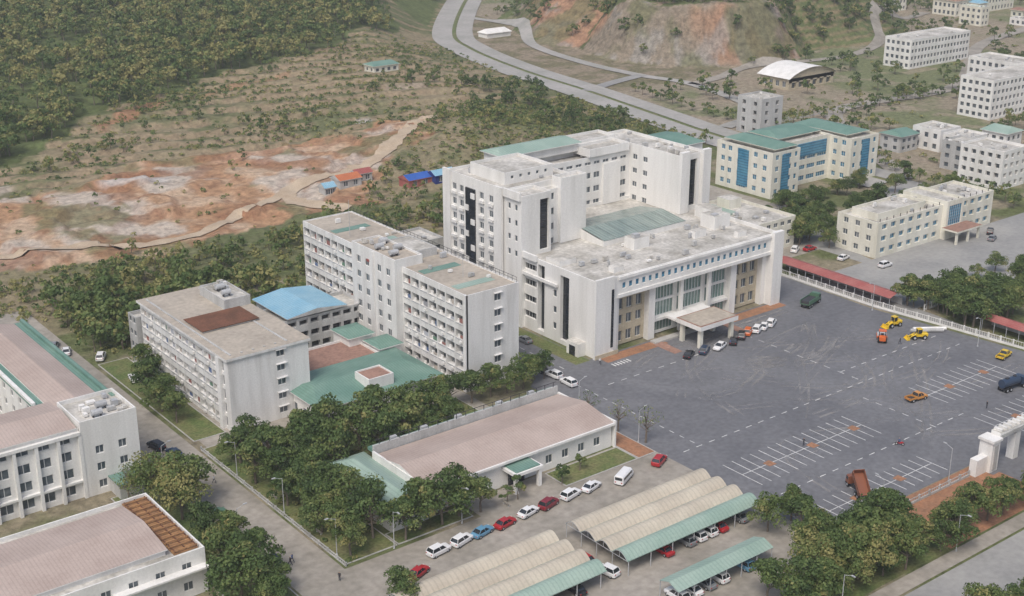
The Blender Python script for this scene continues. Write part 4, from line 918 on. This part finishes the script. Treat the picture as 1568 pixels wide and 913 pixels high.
def bench():
    m=MB();m.box(-.8,.8,-.2,.2,.4,.46,conc);m.box(-.7,-.6,-.18,.18,0,.4,greyw);m.box(.6,.7,-.18,.18,0,.4,greyw);m.box(-.8,.8,.18,.22,.46,.85,conc);return m
for x,y in ((98.5,180),(98.5,196),(130,168)): place(bench(),"park_bench",x,y,90)
# ---------------------------------------------------------------- people
skin=M("skin",(.42,.26,.18));hair=M("hair",(.02,.015,.012));shirts=[M("shirt_"+n,c) for n,c in (("dark",(.04,.04,.05)),("blue",(.08,.12,.25)),("white",(.6,.6,.6)))];trous=M("trousers",(.03,.035,.05))
def person(shirt,pose="walk"):
    k=.28 if pose=="walk" else .03
    if pose=="ride":
        J=[(0,0,.78),(0,.03,1.05),(0,.1,1.32),(0,.14,1.42),(0,.17,1.62),(-.1,.0,.76),(-.2,.4,.72),(-.18,.42,.3),(-.18,.55,.27),(.1,.0,.76),(.2,.4,.72),(.18,.42,.3),(.18,.55,.27),(-.2,.1,1.3),(-.3,.3,1.08),(-.3,.55,1.02),(.2,.1,1.3),(.3,.3,1.08),(.3,.55,1.02)]
    else:
        J=[(0,0,.92),(0,0,1.15),(0,.01,1.4),(0,.02,1.5),(0,.03,1.64),(-.1,0,.88),(-.11,k,.5),(-.11,k*.9,.09),(-.11,k*.9+.16,.04),(.1,0,.88),(.11,-k*.4,.48),(.11,-k*1.3,.1),(.11,-k*1.3+.16,.04),(-.2,0,1.38),(-.25,-k*.5,1.1),(-.24,-k*.4+.05,.85),(.2,0,1.38),(.25,k*.5,1.1),(.24,k*.9,.88)]
    E=[(0,1),(1,2),(2,3),(3,4),(0,5),(5,6),(6,7),(7,8),(0,9),(9,10),(10,11),(11,12),(2,13),(13,14),(14,15),(2,16),(16,17),(17,18)]
    rad=[.13,.12,.14,.055,.1,.09,.065,.045,.035,.09,.065,.045,.035,.06,.045,.035,.06,.045,.035]
    me=bpy.data.meshes.new("p");me.from_pydata(J,E,[]);o=bpy.data.objects.new("p",me);sc.collection.objects.link(o)
    md=o.modifiers.new("s","SKIN")
    for v,r in zip(me.skin_vertices[0].data,rad): v.radius=(r,r)
    me.skin_vertices[0].data[0].use_root=True
    o.modifiers.new("u","SUBSURF").levels=1
    dg=bpy.context.evaluated_depsgraph_get();me2=bpy.data.meshes.new_from_object(o.evaluated_get(dg));bpy.data.objects.remove(o)
    me2.materials.clear()
    for mt in (shirt,trous,skin,hair): me2.materials.append(mt)
    for f in me2.polygons:
        c=f.center;hip=.92 if pose!="ride" else .8
        if c.z>1.47+(0 if pose!="ride" else -.05): f.material_index=3 if (c.z>1.66 or c.y<.0) else 2
        elif abs(c.x)>.2 and c.z<.98 and pose!="ride": f.material_index=2
        elif c.z<hip: f.material_index=1
        else: f.material_index=0
    return me2
PM=[person(s_) for s_ in shirts]+[person(shirts[0],"stand")];RM=person(shirts[1],"ride")
for k,(x,y,a) in enumerate(((89.5,174,30),(90.2,174.6,20),(92.5,208,200),(93.5,165,120),(190.5,151,90),(217,195.5,0),(186,206,150),(234,139,60),(249,172,10))):
    o=bpy.data.objects.new("person",PM[k%4]);sc.collection.objects.link(o);o.location=(x,y,.035);o.rotation_euler[2]=math.radians(a)
def moto():
    m=MB();
    for y in (-.6,.65): m.tube((-.05,y,.3),(.05,y,.3),.3,.3,black,14);m.tube((-.06,y,.3),(.06,y,.3),.15,.15,steel,8)
    m.loft([[(-.12,-.7,.6),(.12,-.7,.6),(.1,-.7,.72),(-.1,-.7,.72)],[(-.16,-.2,.45),(.16,-.2,.45),(.13,-.2,.78),(-.13,-.2,.78)],[(-.1,.2,.35),(.1,.2,.35),(.08,.2,.5),(-.08,.2,.5)],[(-.12,.5,.5),(.12,.5,.5),(.08,.45,.95),(-.08,.45,.95)]],CP["red"])
    m.tube((0,.65,.3),(0,.45,1.0),.04,.04,steel,6);m.tube((-.32,.45,1.02),(.32,.45,1.02),.025,.025,dark,6);return m
e_=bpy.data.objects.new("motorcycle_with_rider",None);sc.collection.objects.link(e_);e_.location=(205.5,139.5,.034);e_.rotation_euler[2]=.6
o=moto().obj("motorcycle",parent=e_);o=bpy.data.objects.new("rider",RM);sc.collection.objects.link(o);o.parent=e_
# ---------------------------------------------------------------- air haze (real scattering volume over the whole valley)
hz=MB();hz.box(-3000,3000,-3000,3000,-60,260,steel);ho=hz.obj("haze")
hm_=bpy.data.materials.new("haze_air");hm_.use_nodes=True;nt=hm_.node_tree;nt.nodes.clear()
vs=nt.nodes.new("ShaderNodeVolumeScatter");vs.inputs["Color"].default_value=(.94,.965,1,1);vs.inputs["Density"].default_value=.00019;vs.inputs["Anisotropy"].default_value=.1
uo=nt.nodes.new("ShaderNodeOutputMaterial");nt.links.new(vs.outputs[0],uo.inputs["Volume"]);ho.data.materials.clear();ho.data.materials.append(hm_)
# ---------------------------------------------------------------- light, sky, camera
w=bpy.data.worlds.new("World");sc.world=w;w.use_nodes=True;nt=w.node_tree
s=nt.nodes.new("ShaderNodeTexSky");s.sky_type='NISHITA';s.sun_disc=False;s.sun_elevation=math.radians(55);s.air_density=1.;s.dust_density=4.;s.ozone_density=1.
AZ=math.radians(238)
s.sun_rotation=AZ
bg=nt.nodes["Background"];bg.inputs[1].default_value=.15;nt.links.new(s.outputs[0],bg.inputs[0])
sd=bpy.data.lights.new("sun","SUN");sd.energy=2.0;sd.angle=math.radians(22);sd.color=(1,.965,.91)
so=bpy.data.objects.new("sun",sd);sc.collection.objects.link(so)
el=math.radians(55);d=Vector((math.sin(AZ)*math.cos(el),math.cos(AZ)*math.cos(el),math.sin(el)))
so.rotation_euler=d.to_track_quat('Z','Y').to_euler()
cd=bpy.data.cameras.new("camera");cd.sensor_width=36;cd.lens=36*2050/1568;cd.clip_end=12000;cd.clip_start=1
cam=bpy.data.objects.new("camera",cd);sc.collection.objects.link(cam);cam.location=(0,0,118);cam.rotation_euler=(math.pi/2-math.atan(756/2050),0,-math.radians(38));sc.camera=cam
sc.view_settings.view_transform='Standard';sc.view_settings.look='None';sc.view_settings.exposure=0
